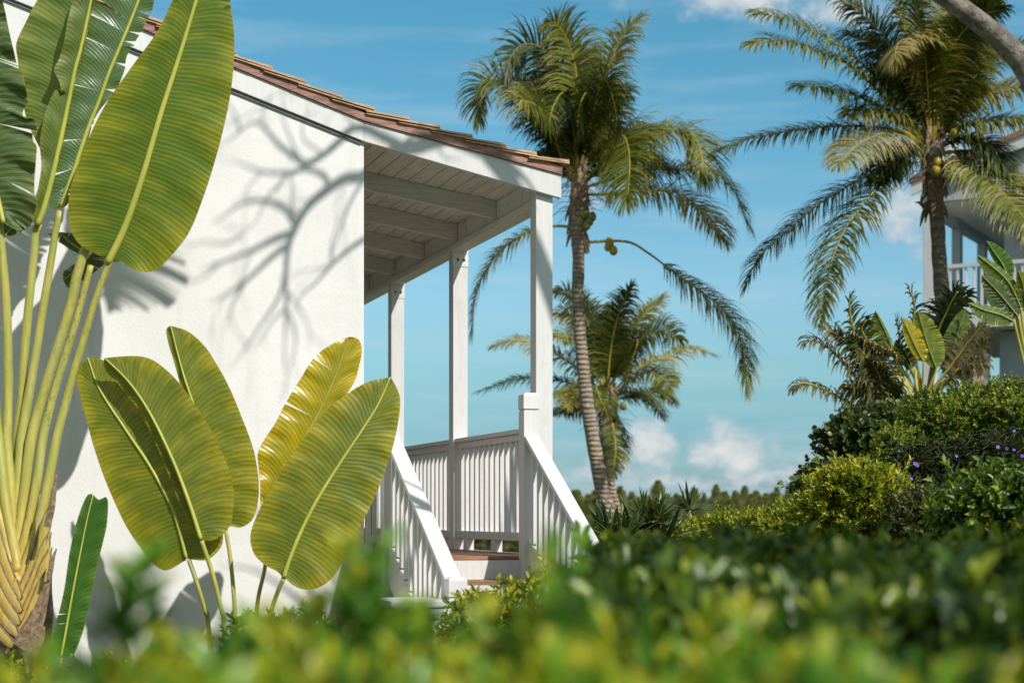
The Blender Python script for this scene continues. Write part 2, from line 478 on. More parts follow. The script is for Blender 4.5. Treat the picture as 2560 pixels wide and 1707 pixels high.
def mat_stalk(name="leaf_stalk", z0=.55, z1=1.9):
    m, t = new_mat(name)
    v = objco(t, (1, 1, .12))
    sp = t.n('ShaderNodeSeparateXYZ')
    t.l(objco(t), sp.inputs[0])
    up = t.ss(sp.outputs[2], z0, z1)
    n = t.noise(v, 30, 5, .6)
    col = t.mix(up, c4((.47, .285, .05)), c4((.33, .33, .065)))
    col = t.mix(t.m('MULTIPLY', t.ss(n, .4, .7), .6), col, c4((.58, .45, .11)))
    pale = t.ss(t.noise(v, 9, 3, .5), .52, .72)
    col = t.mix(t.m('MULTIPLY', pale, .3), col, c4((.40, .43, .22)))
    a = t.n('ShaderNodeAttribute', attribute_type='GEOMETRY', attribute_name='tone')
    sk = t.noise(objco(t, (1, 1, .5)), 70, 3, .7)
    zone = t.noise(objco(t, (1, 1, .4)), 6, 3, .6)
    k = t.m('MULTIPLY', t.ss(sk, .56, .64), t.ss(zone, .46, .60))
    col = t.mix(t.m('MULTIPLY', k, t.m('MULTIPLY', a.outputs['Fac'], .9)), col, c4((.06, .04, .02)))
    p, _ = principled(t, col, .45, .4, n, .25, .004)
    out(t, p.outputs[0])
    return m
M['stalk'] = mat_stalk()
M['stalk_green'] = mat_stalk("green_leaf_stalk", -2.0, -1.0)
M['shade_grey'] = mat_plain("shade_grey", (.46, .49, .52), (.40, .43, .46), 2, rough=.6)  # far house's shaded white parts: the dimness is put into the colour
M['dim_wall'] = mat_plain("dim_grey", (.36, .38, .41), (.31, .33, .36), 2, rough=.7)  # far walls with their shade in the colour; also backs the ceiling board gaps

# ------------------------------------------------------------------ the lie of the land
def sst(x, a, b):
    t = min(1, max(0, (x - a) / (b - a)))
    return t * t * (3 - 2 * t)
def gz(x, y):
    up = 3.6 * sst(x, 4.6, 9.5) * sst(y, 8.5, 30)
    dn = -7.0 * sst(y, 30, 85) * (1 - sst(x, 8, 20) * (1 - sst(y, 50, 90)))
    return up + dn + .05 * mnoise.noise(Vector((x * .4, y * .4, 0)))
mb = MB()
xs = [-1200, -500, -200, -90, -50] + [x for x in np.arange(-30, 40.1, 1.5)] + [55, 90, 200, 500, 1200]
ys = [-300, -80, -20] + [y for y in np.arange(-6, 100.1, 1.5)] + [120, 150, 220, 400, 800, 1500]
vs = [(x, y, gz(x, y)) for y in ys for x in xs]
nx = len(xs)
mb.add(vs, [(j * nx + i, j * nx + i + 1, (j + 1) * nx + i + 1, (j + 1) * nx + i) for j in range(len(ys) - 1) for i in range(nx - 1)])
tag(mb.build('ground', M['ground'], smooth=True), kind='structure')

# ------------------------------------------------------------------ the white house
uc = pu(909)                                       # corner of the gable wall
us = [pu(588), pu(906.5), pu(1398.6)]
ftop = [pz(588, 176.3), pz(906.5, 308), pz(1398.6, 440.8)]
fbot = [pz(588, 228.5), pz(906.5, 357), pz(1398.6, 498.5)]
ur = -6.4                                          # ridge
def ext(zs, u): return zs[0] + (zs[0] - zs[1]) / (us[0] - us[1]) * (u - us[0])
def line(zs, u):
    if u <= us[1]: return ext(zs, u)
    return zs[1] + (zs[2] - zs[1]) / (us[2] - us[1]) * (u - us[1])
DZ = pz(1200, 1389)                                # deck top
house = thing('beach_house', B(-3, 4, 0), "white beach house with shingled roof and open wooden side porch", "house")
LEN = 7.6
mb = MB()
mb.prism(B, [(-11.0, -.3), (uc, -.3), (uc, line(ftop, uc) - .06), (us[1], ftop[1] - .06), (ur, line(ftop, ur) - .06), (-11.0, line(ftop, ur) - .06 - .41 * 4.6)], -.015, LEN)
mb.build('wall', M['stucco'], house, bevel=.006)
def ribbon(a, b, v0, v1, mat, name, du=0.0, bev=.004):
    mb = MB()
    for p, q in ((ur, us[1]), (us[1], us[2] + du)):
        mb.prism(B, [(p, a(p)), (q, a(q)), (q, b(q)), (p, b(p))], v0, v1)
    return mb.build(name, mat, house, bevel=bev)
ribbon(lambda u: line(fbot, u), lambda u: line(ftop, u), -.048, 0.0, M['white'], 'fascia_board')
def upto(u0, u1, a, b, v0, v1, mat, name):
    mb = MB()
    mb.prism(B, [(u0, a(u0)), (u1, a(u1)), (u1, b(u1)), (u0, b(u0))], v0, v1)
    return mb.build(name, mat, house)
upto(ur, us[1] - .02, lambda u: line(fbot, u) - .026, lambda u: line(fbot, u) - .004, -.030, -.012, M['eave_shadow'], 'fascia_shadow')  # dark strip standing in for the fascia's shadow on the wall
# copper edge in lapped lengths, and the shingle courses that overhang it
mb = MB()
edges = [(ur, us[1] + .01), (us[1] + .01, us[2])]
for a, b in edges:
    n = max(1, round((b - a) / .29))
    for i in range(n):
        p, q = a + (b - a) * i / n, a + (b - a) * (i + 1) / n
        lap = .012 * (1 - 0)
        mb.prism(B, [(p, line(ftop, p) + .002), (q, line(ftop, q) + .002), (q, line(ftop, q) + .062), (p, line(ftop, p) + .082)], -.066 - .003 * (i % 2), LEN + .06)
mb.build('roof_edge', M['copper'], house)
mb = MB()
u = us[2] + .055
k = 0
while u > ur:
    L = .335
    for dz, th, ext_, tn in ((.060, .013, .0, .1), (.076, .020, -.012, .75)):
        v = -.085 - random.uniform(0, .012)
        while v < LEN:
            w = random.uniform(.11, .22) if v < 3 else 1.6
            uo = u + ext_ + random.uniform(-.012, .012)
            ua = uo - L
            za, zb = line(ftop, min(ua, us[2])) + dz - .006, line(ftop, min(uo, us[2])) + dz + .022
            mb.prism(B, [(ua, za), (uo, zb), (uo, zb + th), (ua, za + th * .4)], v, min(v + w - .004, LEN + .08), random.uniform(0, .4) + tn * .5)
            v += w
    u -= .262
    k += 1
# far slope of the roof
mb.prism(B, [(ur, line(ftop, ur) + .1), (ur, line(ftop, ur) + .02), (-11.4, line(ftop, ur) - 2.03), (-11.4, line(ftop, ur) - 1.95)], -.09, LEN + .08)
mb.build('roof', M['shingle'], house)
# porch ceiling: boards, rafters, header
sof0, sof1 = 4.32, 4.095
def sof(u): return sof0 + (sof1 - sof0) * (u + 1.40) / 1.44
mb = MB()
u = uc
while u < .10:
    q = min(u + .128, .12)
    vv = .004
    while vv < LEN:
        ln = random.uniform(1.8, 3.2)
        tn = random.random()
        mb.prism(B, [(u + .004, sof(u)), (q - .003, sof(q)), (q - .003, sof(q) + .014), (u + .004, sof(u) + .014)], vv, min(vv + ln - .004, LEN), tn)
        vv += ln
    u += .131
mb.build('porch_ceiling', M['whitewash'], house)
mb = MB()
mb.prism(B, [(uc, sof(uc) + .022), (.13, sof(.13) + .022), (.13, sof(.13) + .03), (uc, sof(uc) + .03)], .003, LEN)
mb.build('roof_deck', M['dim_wall'], house)
SP = 2.34
for i in range(1, 7):
    v = SP / 2 * i
    mb = MB()
    mb.prism(B, [(uc, sof(uc) - .155), (.036, sof(.036) - .155), (.036, sof(.036) - .002), (uc, sof(uc) - .002)], v - .025, v + .025)
    raf = mb.build('rafter', M['whitebeam'], house, bevel=.004)
    mb = MB()
    for dv in (-.029, .026):
        mb.box(B, -.09, .032, v + dv, v + dv + .003, sof(0) - .14, sof(0) - .03)
    mb.build('hanger', M['whitebeam'], raf)
mb = MB(); mb.box(B, .038, .125, .004, LEN, 3.905, sof(.04) - .004)
mb.build('header', M['whitebeam'], house, bevel=.004)
mb = MB(); mb.box(B, -.005, .14, .143, LEN, 3.85, 3.903)
mb.build('beam', M['whitebeam'], house, bevel=.004)
# posts
for i in range(4):
    v = SP * i
    mb = MB()
    if i == 0: mb.box(B, 0, .142, 0.002, .14, DZ, line(fbot, .07) + .05)
    else: mb.box(B, 0, .142, v, v + .14, DZ, 3.849)
    post = mb.build('post', M['white'], house, bevel=.005)
    if i:
        mb = MB()
        mb.box(B, -.004, .146, v - .006, v - .001, 3.70, 3.86)
        pl = mb.build('bracket', M['whitebeam'], post, bevel=.001)
        for du in (.045, .105):
            mb = MB()
            c = B(du, v - .006, 3.765)
            mb.tube([c, c - Vv * .008], .013, 12)
            mb.build('bolt', M['metal'], post)
# deck
mb = MB()
u = uc
mb.box(B, uc + .002, .20, -.10, .03, DZ - .028, DZ)
v = .034
while v < LEN:
    mb.box(B, uc + .002, .20, v, v + .134, DZ - .028, DZ)
    v += .14
mb.build('deck', M['deck'], house, bevel=.004)
mb = MB()
mb.box(B, uc + .002, .16, -.055, -.012, DZ - .262, DZ - .030)
mb.box(B, .115, .16, -.010, LEN, DZ - .262, DZ - .030)
mb.build('rim_board', M['white'], house, bevel=.004)
for v in (.4, 2.8, 5.2):
    mb = MB(); mb.box(B, .0, .11, v, v + .14, -.2, DZ - .03)
    mb.build('deck_pier', M['white'], house)
# side railings between the posts
def rail_run(u, v0, v1, along_v=True, feet=True, pitch=.148, zt=2.105):
    mb = MB()
    f = (lambda a0, a1, w, z0, z1: mb.box(B, u - w, u + w, a0, a1, z0, z1)) if along_v else (lambda a0, a1, w, z0, z1: mb.box(B, a0, a1, u - w, u + w, z0, z1))
    f(v0, v1, .055, zt - .038, zt)
    f(v0, v1, .026, zt - .095, zt - .040)
    r = mb.build('railing', M['white'], house, bevel=.004)
    mb = MB()
    f = (lambda a0, a1, w, z0, z1: mb.box(B, u - w, u + w, a0, a1, z0, z1)) if along_v else (lambda a0, a1, w, z0, z1: mb.box(B, a0, a1, u - w, u + w, z0, z1))
    f(v0, v1, .036, DZ + .105, DZ + .175)
    mb.build('bottom_rail', M['white'], r, bevel=.004)
    n = max(2, round((v1 - v0) / pitch))
    for i in range(n):
        a = v0 + (v1 - v0) * (i + .5) / n
        mb = MB()
        f(a - .02, a + .02, .019, DZ + .176, zt - .096) if False else None
        if along_v: mb.box(B, u - .021, u + .021, a - .021, a + .021, DZ + .176, zt - .096)
        else: mb.box(B, a - .02, a + .02, u - .019, u + .019, DZ + .176, zt - .096)
        mb.build('baluster', M['white'], r, bevel=.003)
    if feet:
        for t_ in (.12, .5, .88):
            a = v0 + (v1 - v0) * t_
            mb = MB()
            if along_v: mb.box(B, u - .035, u + .035, a - .05, a + .05, DZ + .002, DZ + .104)
            else: mb.box(B, a - .03, a + .03, u - .03, u + .03, DZ + .002, DZ + .104)
            mb.build('rail_foot', M['white'], r)
for i in range(3): rail_run(.07, SP * i + .142, SP * (i + 1) - .002)
# stairs at the porch end
nl0, nl1 = pu(962, -.1), pu(988, -.1)
nl0, nl1 = nl1 - .118, nl1
nr0, nr1 = pu(1303, -.16), pu(1341.5, -.16)
rail_run(.0, uc + .01, nl0 - .002, False, True, .075)
slope = .62
newel_z = pz(1320, 986, -.1)
def newel(u0, u1, v0, z0, z1, cap=True):
    w = u1 - u0
    mb = MB(); mb.box(B, u0, u1, v0, v0 + w, z0, z1 - .135)
    n_ = mb.build('newel_post', M['white'], house, bevel=.004)
    mb = MB()
    mb.box(B, u0 + .006, u1 - .006, v0 + .006, v0 + w - .006, z1 - .134, z1 - .122)
    mb.box(B, u0 - .004, u1 + .004, v0 - .004, v0 + w + .004, z1 - .121, z1 - .012)
    a, b, c, d = u0 - .004, u1 + .004, v0 - .004, v0 + w + .004
    e = .022
    vs = [B(a, c, z1 - .0118), B(b, c, z1 - .0118), B(b, d, z1 - .0118), B(a, d, z1 - .0118), B(a + e, c + e, z1 + .006), B(b - e, c + e, z1 + .006), B(b - e, d - e, z1 + .006), B(a + e, d - e, z1 + .006)]
    mb.add(vs, [(3, 2, 1, 0), (4, 5, 6, 7), (0, 1, 5, 4), (1, 2, 6, 5), (2, 3, 7, 6), (3, 0, 4, 7)])
    mb.build('post_cap', M['white'], n_, bevel=.004)
VN = -.225
newel(nl0, nl1, VN, DZ - .45, newel_z)
newel(nr0, nr1, VN, DZ - .45, newel_z)
VE = -1.93
def stair_side(u0, u1, ztop):
    um = (u0 + u1) / 2
    va, vb = VN, VE + .06
    zr = lambda v: ztop + (v - va) * slope
    def sl(mb, ua, ub, z0, z1, v0=va, v1=vb):
        vs = [B(u, v, zr(v) + z) for v in (v0, v1) for z in (z0, z1) for u in (ua, ub)]
        mb.add(vs, [(0, 1, 3, 2), (4, 6, 7, 5), (0, 4, 5, 1), (1, 5, 7, 3), (3, 7, 6, 2), (2, 6, 4, 0)])
    mb = MB(); sl(mb, um - .058, um + .058, -.042, 0.0)
    sl(mb, um - .028, um + .028, -.088, -.0425)
    r = mb.build('stair_railing', M['white'], house, bevel=.004)
    n = 13
    for i in range(n):
        v = va - .07 + (vb - va + .07) * i / (n - .5)
        mb = MB()
        vs = [B(um + a, v + b, z) for z in (0, 1) for a, b in ((-.02, -.02), (.02, -.02), (.02, .02), (-.02, .02))]
        vs = [Vector((p.x, p.y, zr(v) - (.80 if j < 4 else .089) + (0))) for j, p in enumerate(vs)]
        mb.add(vs, [(3, 2, 1, 0), (4, 5, 6, 7), (0, 1, 5, 4), (1, 2, 6, 5), (2, 3, 7, 6), (3, 0, 4, 7)])
        mb.build('baluster', M['white'], r, bevel=.003)
    mb = MB(); sl(mb, um - .024, um + .024, -1.13, -.81, va + .12)
    mb.build('stringer', M['white'], house, bevel=.004)
    zn = zr(VE) + .035
    newel(um - .06, um + .06, VE - .06, -.1, zn)
stair_side(nl0, nl1, pz(1000, 1086, VN))
stair_side(nr0, nr1, pz(1325, 1088, VN))
for i in range(6):
    z = DZ - (i + 1) * DZ / 6
    v = -.10 - i * .287
    mb = MB(); mb.box(B, nl1 - .03, nr0 + .03, v - .31, v - .005, z - .03, z)
    tr = mb.build('tread', M['deck'], house, bevel=.004)
    mb = MB(); mb.box(B, nl1 - .03, nr0 + .03, v - .02, v + .0, z + .001, z + DZ / 6 - .031)
    mb.build('riser', M['white'], tr)

# white pier in front of the stairs
ua, ub = pu(977, -2.1), pu(1130, -2.1)
mb = MB()
zt = pz(1050, 1500, -2.1)
mb.box(B, ua + .012, ub - .012, -2.085, -1.66, -.1, zt - .05)
mb.box(B, ua, ub, -2.10, -1.645, zt - .049, zt)
tag(mb.build('masonry_pier', M['stucco'], bevel=.01, loc=B(ua, -2, 0)), "low white masonry pier at the foot of the left stair railing", "pier")

# ------------------------------------------------------------------ big leaves
def traced_leaf(root, mid, left, right, db, dt, kl=.1, kr=.1, mat='pad_yg', bow=0.0, rip=.004, ripf=9, N=44, MM=7, rib=(.016, .004),
                stalk=None, tl=0, tr=0, name='leaf', gap=.35, sag=0.0, ribmat='rib', seed=1, curl=0.0):
    """leaf whose midrib and two edges (base to tip, photo px) are set at distances db..dt; kl/kr tilt the halves; tl/tr = number of tears"""
    rs = random.Random(seed)
    v2 = lambda pts: [Vector((x, y, 0)) for x, y in pts]
    mp, lp, rp = (smoothpath(v2(q), N) for q in (mid, left, right))
    c = mid[len(mid) // 2]
    scale = (db + dt) / 2 / K
    Lm = sum((a - b).length for a, b in zip(mp, mp[1:])) * scale
    dm = [db + (dt - db) * i / (N - 1) + bow * math.sin(math.pi * i / (N - 1)) for i in range(N)]
    V, F, UV = [], [], []
    ph = rs.random() * 6
    def at(pts, s):
        x = min(max(s, 0), 1) * (N - 1)
        i = min(int(x), N - 2)
        return pts[i].lerp(pts[i + 1], x - i)
    def dat(s):
        x = min(max(s, 0), 1) * (N - 1)
        i = min(int(x), N - 2)
        return dm[i] + (dm[i + 1] - dm[i]) * (x - i)
    def vert(side, s, f, drop=0.0):
        m_, e_ = at(mp, s), at(lp if side < 0 else rp, s)
        w = (e_ - m_).length * scale
        k_ = kl if side < 0 else kr
        p = m_.lerp(e_, f)
        d = dat(s) + k_ * w * (f - .35 * f * f) + curl * w * f * f
        d += rip * f * math.sin(s * ripf * 6.28 + ph + side) + rip * .5 * f * math.sin(s * ripf * 15 + ph * 2)
        q = P(p.x, p.y, d)
        q.z -= drop * w * f * f
        return q
    for side, nt in ((-1, tl), (1, tr)):
        cuts = [0.0]
        if nt:
            xs_ = sorted(rs.uniform(.06, .96) for _ in range(nt))
            cuts += [x for i, x in enumerate(xs_) if i == 0 or x - xs_[i - 1] > .006]
        cuts.append(1.0)
        for a, b in zip(cuts, cuts[1:]):
            n = max(2, int(round((b - a) * N)) + 1)
            base = len(V)
            g = min(gap * .022 * rs.uniform(.3, 1.5), (b - a) * .42) if nt else 0
            dp = rs.uniform(0, sag) if nt else 0
            reach = rs.uniform(.86, 1.0) if nt else 1.0
            for i in range(n):
                for j in range(MM + 1):
                    f = j / MM
                    lo = a + (g * f ** 1.5 if a > 0 else 0)
                    hi = b - (g * f ** 1.5 if b < 1 else 0)
                    s = lo + (hi - lo) * i / (n - 1)
                    V.append(vert(side, s, f * reach, dp))
                    UV.append((.5 + side * .5 * f, s * Lm))
            for i in range(n - 1):
                for j in range(MM):
                    q = (base + i * (MM + 1) + j, base + i * (MM + 1) + j + 1, base + (i + 1) * (MM + 1) + j + 1, base + (i + 1) * (MM + 1) + j)
                    F.append(q if side > 0 else q[::-1])
    mb = MB()
    mb.v = [tuple(p) for p in V]; mb.f = F; mb.tone = [.5] * len(F)
    o = mb.build(name, M[mat], root, smooth=True)
    uvl = o.data.uv_layers.new(name='UVMap')
    li = np.empty(len(o.data.loops), dtype=np.int32)
    o.data.loops.foreach_get('vertex_index', li)
    uvl.data.foreach_set('uv', np.array(UV, dtype=np.float32)[li].ravel())
    mb = MB()
    pts = [P(p.x, p.y, dm[i] - .004) for i, p in enumerate(mp)]
    rads = [rib[0] + (rib[1] - rib[0]) * i / (N - 1) for i in range(N)]
    mb.tube(pts, rads, 8, tone=.3)
    mb.build('midrib', M[ribmat], o, smooth=True)
    if stalk:
        pts, r0, r1 = stalk[:3]
        n = 44
        pp = smoothpath([P(*p) for p in pts], n)
        mb = MB()
        mb.tube(pp, [r0 + (r1 - r0) * i / (n - 1) for i in range(n)], 12, tone=stalk[3] if len(stalk) > 3 else .3)
        mb.build('stalk', M['stalk' if len(stalk) > 3 else 'stalk_green'], o, smooth=True)
    return o

# traveller's palm on the left
tp_loc = P(40, 1290, 10.7); tp_loc.z = 0
tp = thing('travellers_palm', tp_loc, "tall fan palm with huge paddle leaves in front of the white wall", "palm")
DB = 10.7
def st(c, pts, d): return [cv(c, x, y) + (d,) for x, y in pts]
# trunk core with its ragged sheaths
mb = MB()
ctr = [(42, 1860, DB + .05), (42, 1640, DB + .05), (48, 1500, DB + .05), (48, 1380, DB + .05), (46, 1260, DB + .08)]
pp = smoothpath([P(*p) for p in ctr], 30)
rr = [.15, .155, .165, .20, .225, .215, .19, .13]
rads = [float(np.interp(i / 29, np.linspace(0, 1, len(rr)), rr)) for i in range(30)]
mb.tube(pp, rads, 22, flat=.75, wob=.10)
mb.build('trunk', M['fibre'], tp, smooth=True)
sheaths_r = [  # (d4 centre line from the V out and up, width in m)
    (((115, 1050), (180, 900), (255, 700), (310, 500), (340, 400)), .034),
    (((118, 1130), (185, 980), (265, 780), (325, 590)), .033),
    (((105, 1220), (180, 1080), (260, 890), (330, 690)), .032),
    (((90, 1290), (170, 1180), (240, 1010), (310, 830)), .030)]
sheaths_l = [
    (((112, 975), (60, 870), (0, 690), (-60, 480)), .034),
    (((115, 1065), (60, 980), (-10, 840), (-70, 650)), .034),
    (((105, 1150), (50, 1080), (-20, 960), (-80, 800)), .034),
    (((95, 1230), (40, 1170), (-30, 1070), (-90, 940)), .032),
    (((70, 1310), (20, 1260), (-50, 1170), (-100, 1060)), .030)]
for side, lst in ((1, sheaths_r), (-1, sheaths_l)):
    for i, (pts, w) in enumerate(lst):
        mb = MB()
        q = cvs('d4', *pts)
        q = [(2 * q[0][0] - q[1][0] + (q[1][0] - q[0][0]) * .55, 2 * q[0][1] - q[1][1] + (q[1][1] - q[0][1]) * .55)] + q
        n = 26
        dep = [DB - .27 - .028 * i + (.006 if side > 0 else 0) + .10 * (t / (len(q) - 1)) for t in range(len(q))]
        pp = smoothpath([P(x, y, d) for (x, y), d in zip(q, dep)], n)
        rads = [w * (.55 + .45 * min(1, t / 4)) * (1 if t < n - 5 else max(.25, (n - t) / 5.5)) for t in range(n)]
        mb.tube(pp, rads, 14, flat=.34, flatdir=Vector((0, 1, 0)), tone=.3 + .7 * (side > 0))
        sh = mb.build('leaf_sheath', M['stalk'], tp, smooth=True)
        mb = MB()
        for sg in (-1, 1):
            em_ = []
            for t in range(n):
                T_ = (pp[min(t + 1, n - 1)] - pp[max(t - 1, 0)]).normalized()
                nr = Vector((T_.z, 0, -T_.x))
                em_.append(pp[t] + nr * sg * rads[t] * .97 + Vector((random.uniform(-.002, .002), -.008, random.uniform(-.002, .002))))
            mb.tube(em_, .0045, 5)
        mb.build('sheath_edge', M['fibre'], sh, smooth=True)
# dried flaps at the right side of the trunk
for i, (pts, w) in enumerate(((((120, 1330), (200, 1200), (270, 1010), (300, 930)), .045), (((150, 1380), (225, 1260), (280, 1120), (297, 1050)), .04),
                              (((200, 1390), (250, 1300), (285, 1200)), .035), (((300, 560), (330, 450), (352, 300), (372, 190)), .022), (((320, 880), (345, 760), (366, 700)), .018),
                              (((60, 1390), (130, 1300), (230, 1120)), .04), (((170, 1290), (240, 1130), (300, 980), (318, 900)), .03), (((130, 1260), (190, 1160), (230, 1090)), .022), (((240, 1200), (290, 1060), (325, 850)), .022))):
    mb = MB()
    n = 14
    pp = smoothpath([P(*(cv('d4', x, y) + (DB - .44 + .015 * i,))) for x, y in pts], n)
    mb.tube(pp, [w * (1 - .75 * (t / (n - 1)) ** 2) for t in range(n)], 8, flat=.3, flatdir=Vector((0, 1, 0)), wob=.5)
    mb.build('dry_sheath', M['fibre'], tp)
# stalks seen above the trunk
def stalkpath(low, high, dz0, dz1):
    q = cvs('d4', *low)
    q = [(q[0][0] - (q[1][0] - q[0][0]) * .4, q[0][1] - (q[1][1] - q[0][1]) * .4)] + q
    m = len(q)
    return [(x, y, DB + dz0 + (dz1 - dz0) * (i / m) ** .8) for i, (x, y) in enumerate(q)] + [(x, y, DB + dz1 - (1.23 * min(1, max(0, x - 430) / 509) ** 1.2 if y < 30 else 0)) for x, y in high]
stk = {
    'p0': (stalkpath(((100, 870), (55, 740), (10, 540), (-40, 300)), cvs('d3', (-140, 900), (-220, 400)), -.22, -.05), .036, .030, .4),
    'p1': (stalkpath(((105, 780), (70, 600), (35, 400), (10, 180), (-8, 20)), cvs('d3', (-30, 1250), (-60, 700), (-120, 200)), -.19, -.02), .036, .028, .3),
    'p7': (stalkpath(((92, 640), (78, 420), (60, 200), (45, 0)), cvs('d3', (62, 1050), (55, 600), (35, 250), (10, 0), (-20, -300)), -.13, .03), .036, .026, .3),
    'p2': (stalkpath(((90, 560), (92, 380), (98, 200), (110, 0)), cvs('d3', (165, 1100), (180, 850), (210, 500), (260, 0)) + cvs('d2', (340, 800), (380, 700)), -.05, .10), .034, .026, .2),
    'p3': (stalkpath(((85, 650), (105, 420), (125, 180), (138, 0)), cvs('d3', (200, 1200), (250, 920), (300, 600), (400, 0)) + cvs('d2', (540, 800), (590, 580)), -.11, .06), .037, .022, .3),
    'p4': (stalkpath(((96, 745), (125, 560), (160, 330), (200, 0)), cvs('d3', (280, 1260), (340, 1050), (430, 760), (530, 440), (640, 20)) + [(330, 400), (430, 120), (540, -100), (720, -350), (939, -654)], -.16, .03), .038, .020, .5),
    'p5': (stalkpath(((102, 855), (140, 720), (195, 500), (240, 260), (275, 0)), cvs('d3', (390, 1150), (480, 850), (570, 560), (640, 300), (685, 130)), -.20, .0), .036, .020, 1.0),
    'p6': (stalkpath(((110, 955), (165, 800), (235, 600), (300, 330), (362, 0)), cvs('d3', (490, 1180), (565, 900), (640, 650), (730, 350), (850, 40)), -.24, -.04), .038, .020, .9)}
def stalkpts(k):
    q, r0, r1, tn = stk[k]
    return (q, r0, r1, tn)
L1m = cvs('w', (246, 607), (287, 521), (328, 402), (369, 262), (410, 135), (451, 0), (478, -90), (500, -165))
L1l = cvs('w', (250, 598), (236, 590), (201, 574), (176, 554), (160, 517), (158, 451), (180, 377), (230, 262), (295, 164), (361, 74), (397, 0), (440, -80), (500, -165))
L1r = cvs('w', (252, 600), (283, 603), (303, 619), (328, 625), (361, 619), (402, 578), (435, 533), (459, 476), (492, 377), (521, 262), (535, 172), (538, 82), (531, 25), (520, -70), (500, -165))
o = traced_leaf(tp, L1m, L1l, L1r, DB - .04, DB - .10, .18, .10, 'pad_yg', bow=-.05, rip=.008, ripf=7, N=60, MM=9, rib=(.024, .008), stalk=stalkpts('p6'), seed=3)
d1 = lambda *p: cvs('d1', *p)
T2m = d1((571, 1937), (640, 1730), (700, 1568), (740, 1440), (830, 1180), (930, 930), (1010, 700), (1110, 460), (1210, 220), (1295, 0), (1350, -160), (1400, -300))
T2l = d1((560, 1935), (438, 1971), (440, 1752), (475, 1540), (520, 1300), (590, 1080), (635, 800), (665, 620), (700, 470), (740, 280), (780, 130), (810, 0), (980, -200), (1400, -300))
T2r = d1((580, 1935), (640, 1900), (720, 1620), (800, 1400), (900, 1080), (1080, 850), (1170, 640), (1190, 520), (1290, 370), (1400, 180), (1450, 0), (1460, -160), (1400, -300))
traced_leaf(tp, T2m, T2l, T2r, DB + .12, DB + .16, -.25, .5, 'pad_glossy', rip=.008, N=60, rib=(.016, .008), stalk=stalkpts('p3'), tl=13, tr=16, gap=.30, sag=.06, seed=5)
T3m = d1((480, 1560), (540, 1200), (640, 700), (760, 100), (820, -200), (860, -420))
T3l = d1((470, 1560), (380, 1400), (260, 1150), (205, 900), (165, 560), (150, 410), (230, 230), (350, 0), (520, -260), (860, -420))
T3r = d1((490, 1560), (580, 1400), (700, 700), (860, 0), (890, -200), (860, -420))
traced_leaf(tp, T3m, T3l, T3r, DB + .10, DB + .10, .05, .2, 'pad_gr', rip=.010, ripf=8, N=60, seed=6)
T4m = d1((347, 2104), (409, 1942), (466, 1733), (528, 1476), (580, 1240), (640, 950), (700, 650), (750, 470), (820, 150), (870, -100), (930, -350))
T4l = d1((345, 2100), (290, 2010), (345, 1800), (385, 1560), (372, 1340), (400, 1150), (450, 980), (528, 825), (570, 900), (555, 760), (497, 655), (550, 560), (600, 380), (640, 150), (690, 0), (760, -200), (930, -350))
T4r = d1((350, 2104), (430, 1960), (490, 1750), (548, 1490), (600, 1250), (655, 1000), (720, 690), (775, 480), (850, 150), (900, -100), (930, -350))
traced_leaf(tp, T4m, T4l, T4r, DB + .06, DB + .02, -.55, .6, 'pad_gr', rip=.014, ripf=5, N=60, rib=(.020, .008), stalk=stalkpts('p2'), seed=8, curl=-.2)
T5m = d1((30, 2080), (-40, 1700), (-90, 1000), (-130, 300), (-170, -300))
T5r = d1((40, 2085), (180, 2150), (290, 2100), (360, 1920), (372, 1700), (390, 1500), (400, 1350), (360, 1330), (340, 1120), (225, 1110), (230, 1010), (272, 960), (200, 600), (130, 330), (60, 30), (-20, -180), (-170, -300))
T5l = d1((20, 2085), (-150, 2000), (-260, 1500), (-330, 900), (-330, 200), (-170, -300))
traced_leaf(tp, T5m, T5l, T5r, DB - .02, DB - .02, .1, .05, 'pad_dk', rip=.030, ripf=7, N=70, MM=9, stalk=stalkpts('p7'), tr=5, gap=.25, sag=.05, seed=12)
d2 = lambda *p: cvs('d2', *p)
traced_leaf(tp, d2((330, 560), (230, 640), (130, 730), (40, 830)), d2((325, 565), (200, 520), (90, 500), (20, 560), (10, 700), (40, 830)), d2((335, 565), (310, 700), (240, 760), (150, 810), (80, 828), (40, 830)),
            DB + .25, DB + .2, .2, .2, 'pad_dk', N=30, seed=13, ribmat='stalk', rib=(.006, .003))
traced_leaf(tp, d2((920, 980), (820, 1080), (720, 1180), (620, 1260)), d2((915, 985), (800, 1050), (700, 1110), (612, 1175), (620, 1260)), d2((925, 985), (1050, 1060), (960, 1160), (800, 1280), (680, 1345), (620, 1260)),
            DB + .28, DB + .35, .3, .3, 'pad_dk', N=30, tl=4, tr=6, gap=.4, seed=14, ribmat='stalk', rib=(.006, .003))
traced_leaf(tp, d2((870, 1000), (780, 950), (680, 880), (590, 800), (470, 800)), d2((870, 1000), (800, 1010), (700, 970), (620, 920), (540, 870), (470, 800)), d2((870, 1000), (820, 900), (720, 800), (640, 790), (560, 785), (470, 800)),
            DB + .30, DB + .32, .2, .2, 'pad_dk', N=30, tl=6, tr=2, gap=.5, seed=15, ribmat='stalk', rib=(.006, .003))
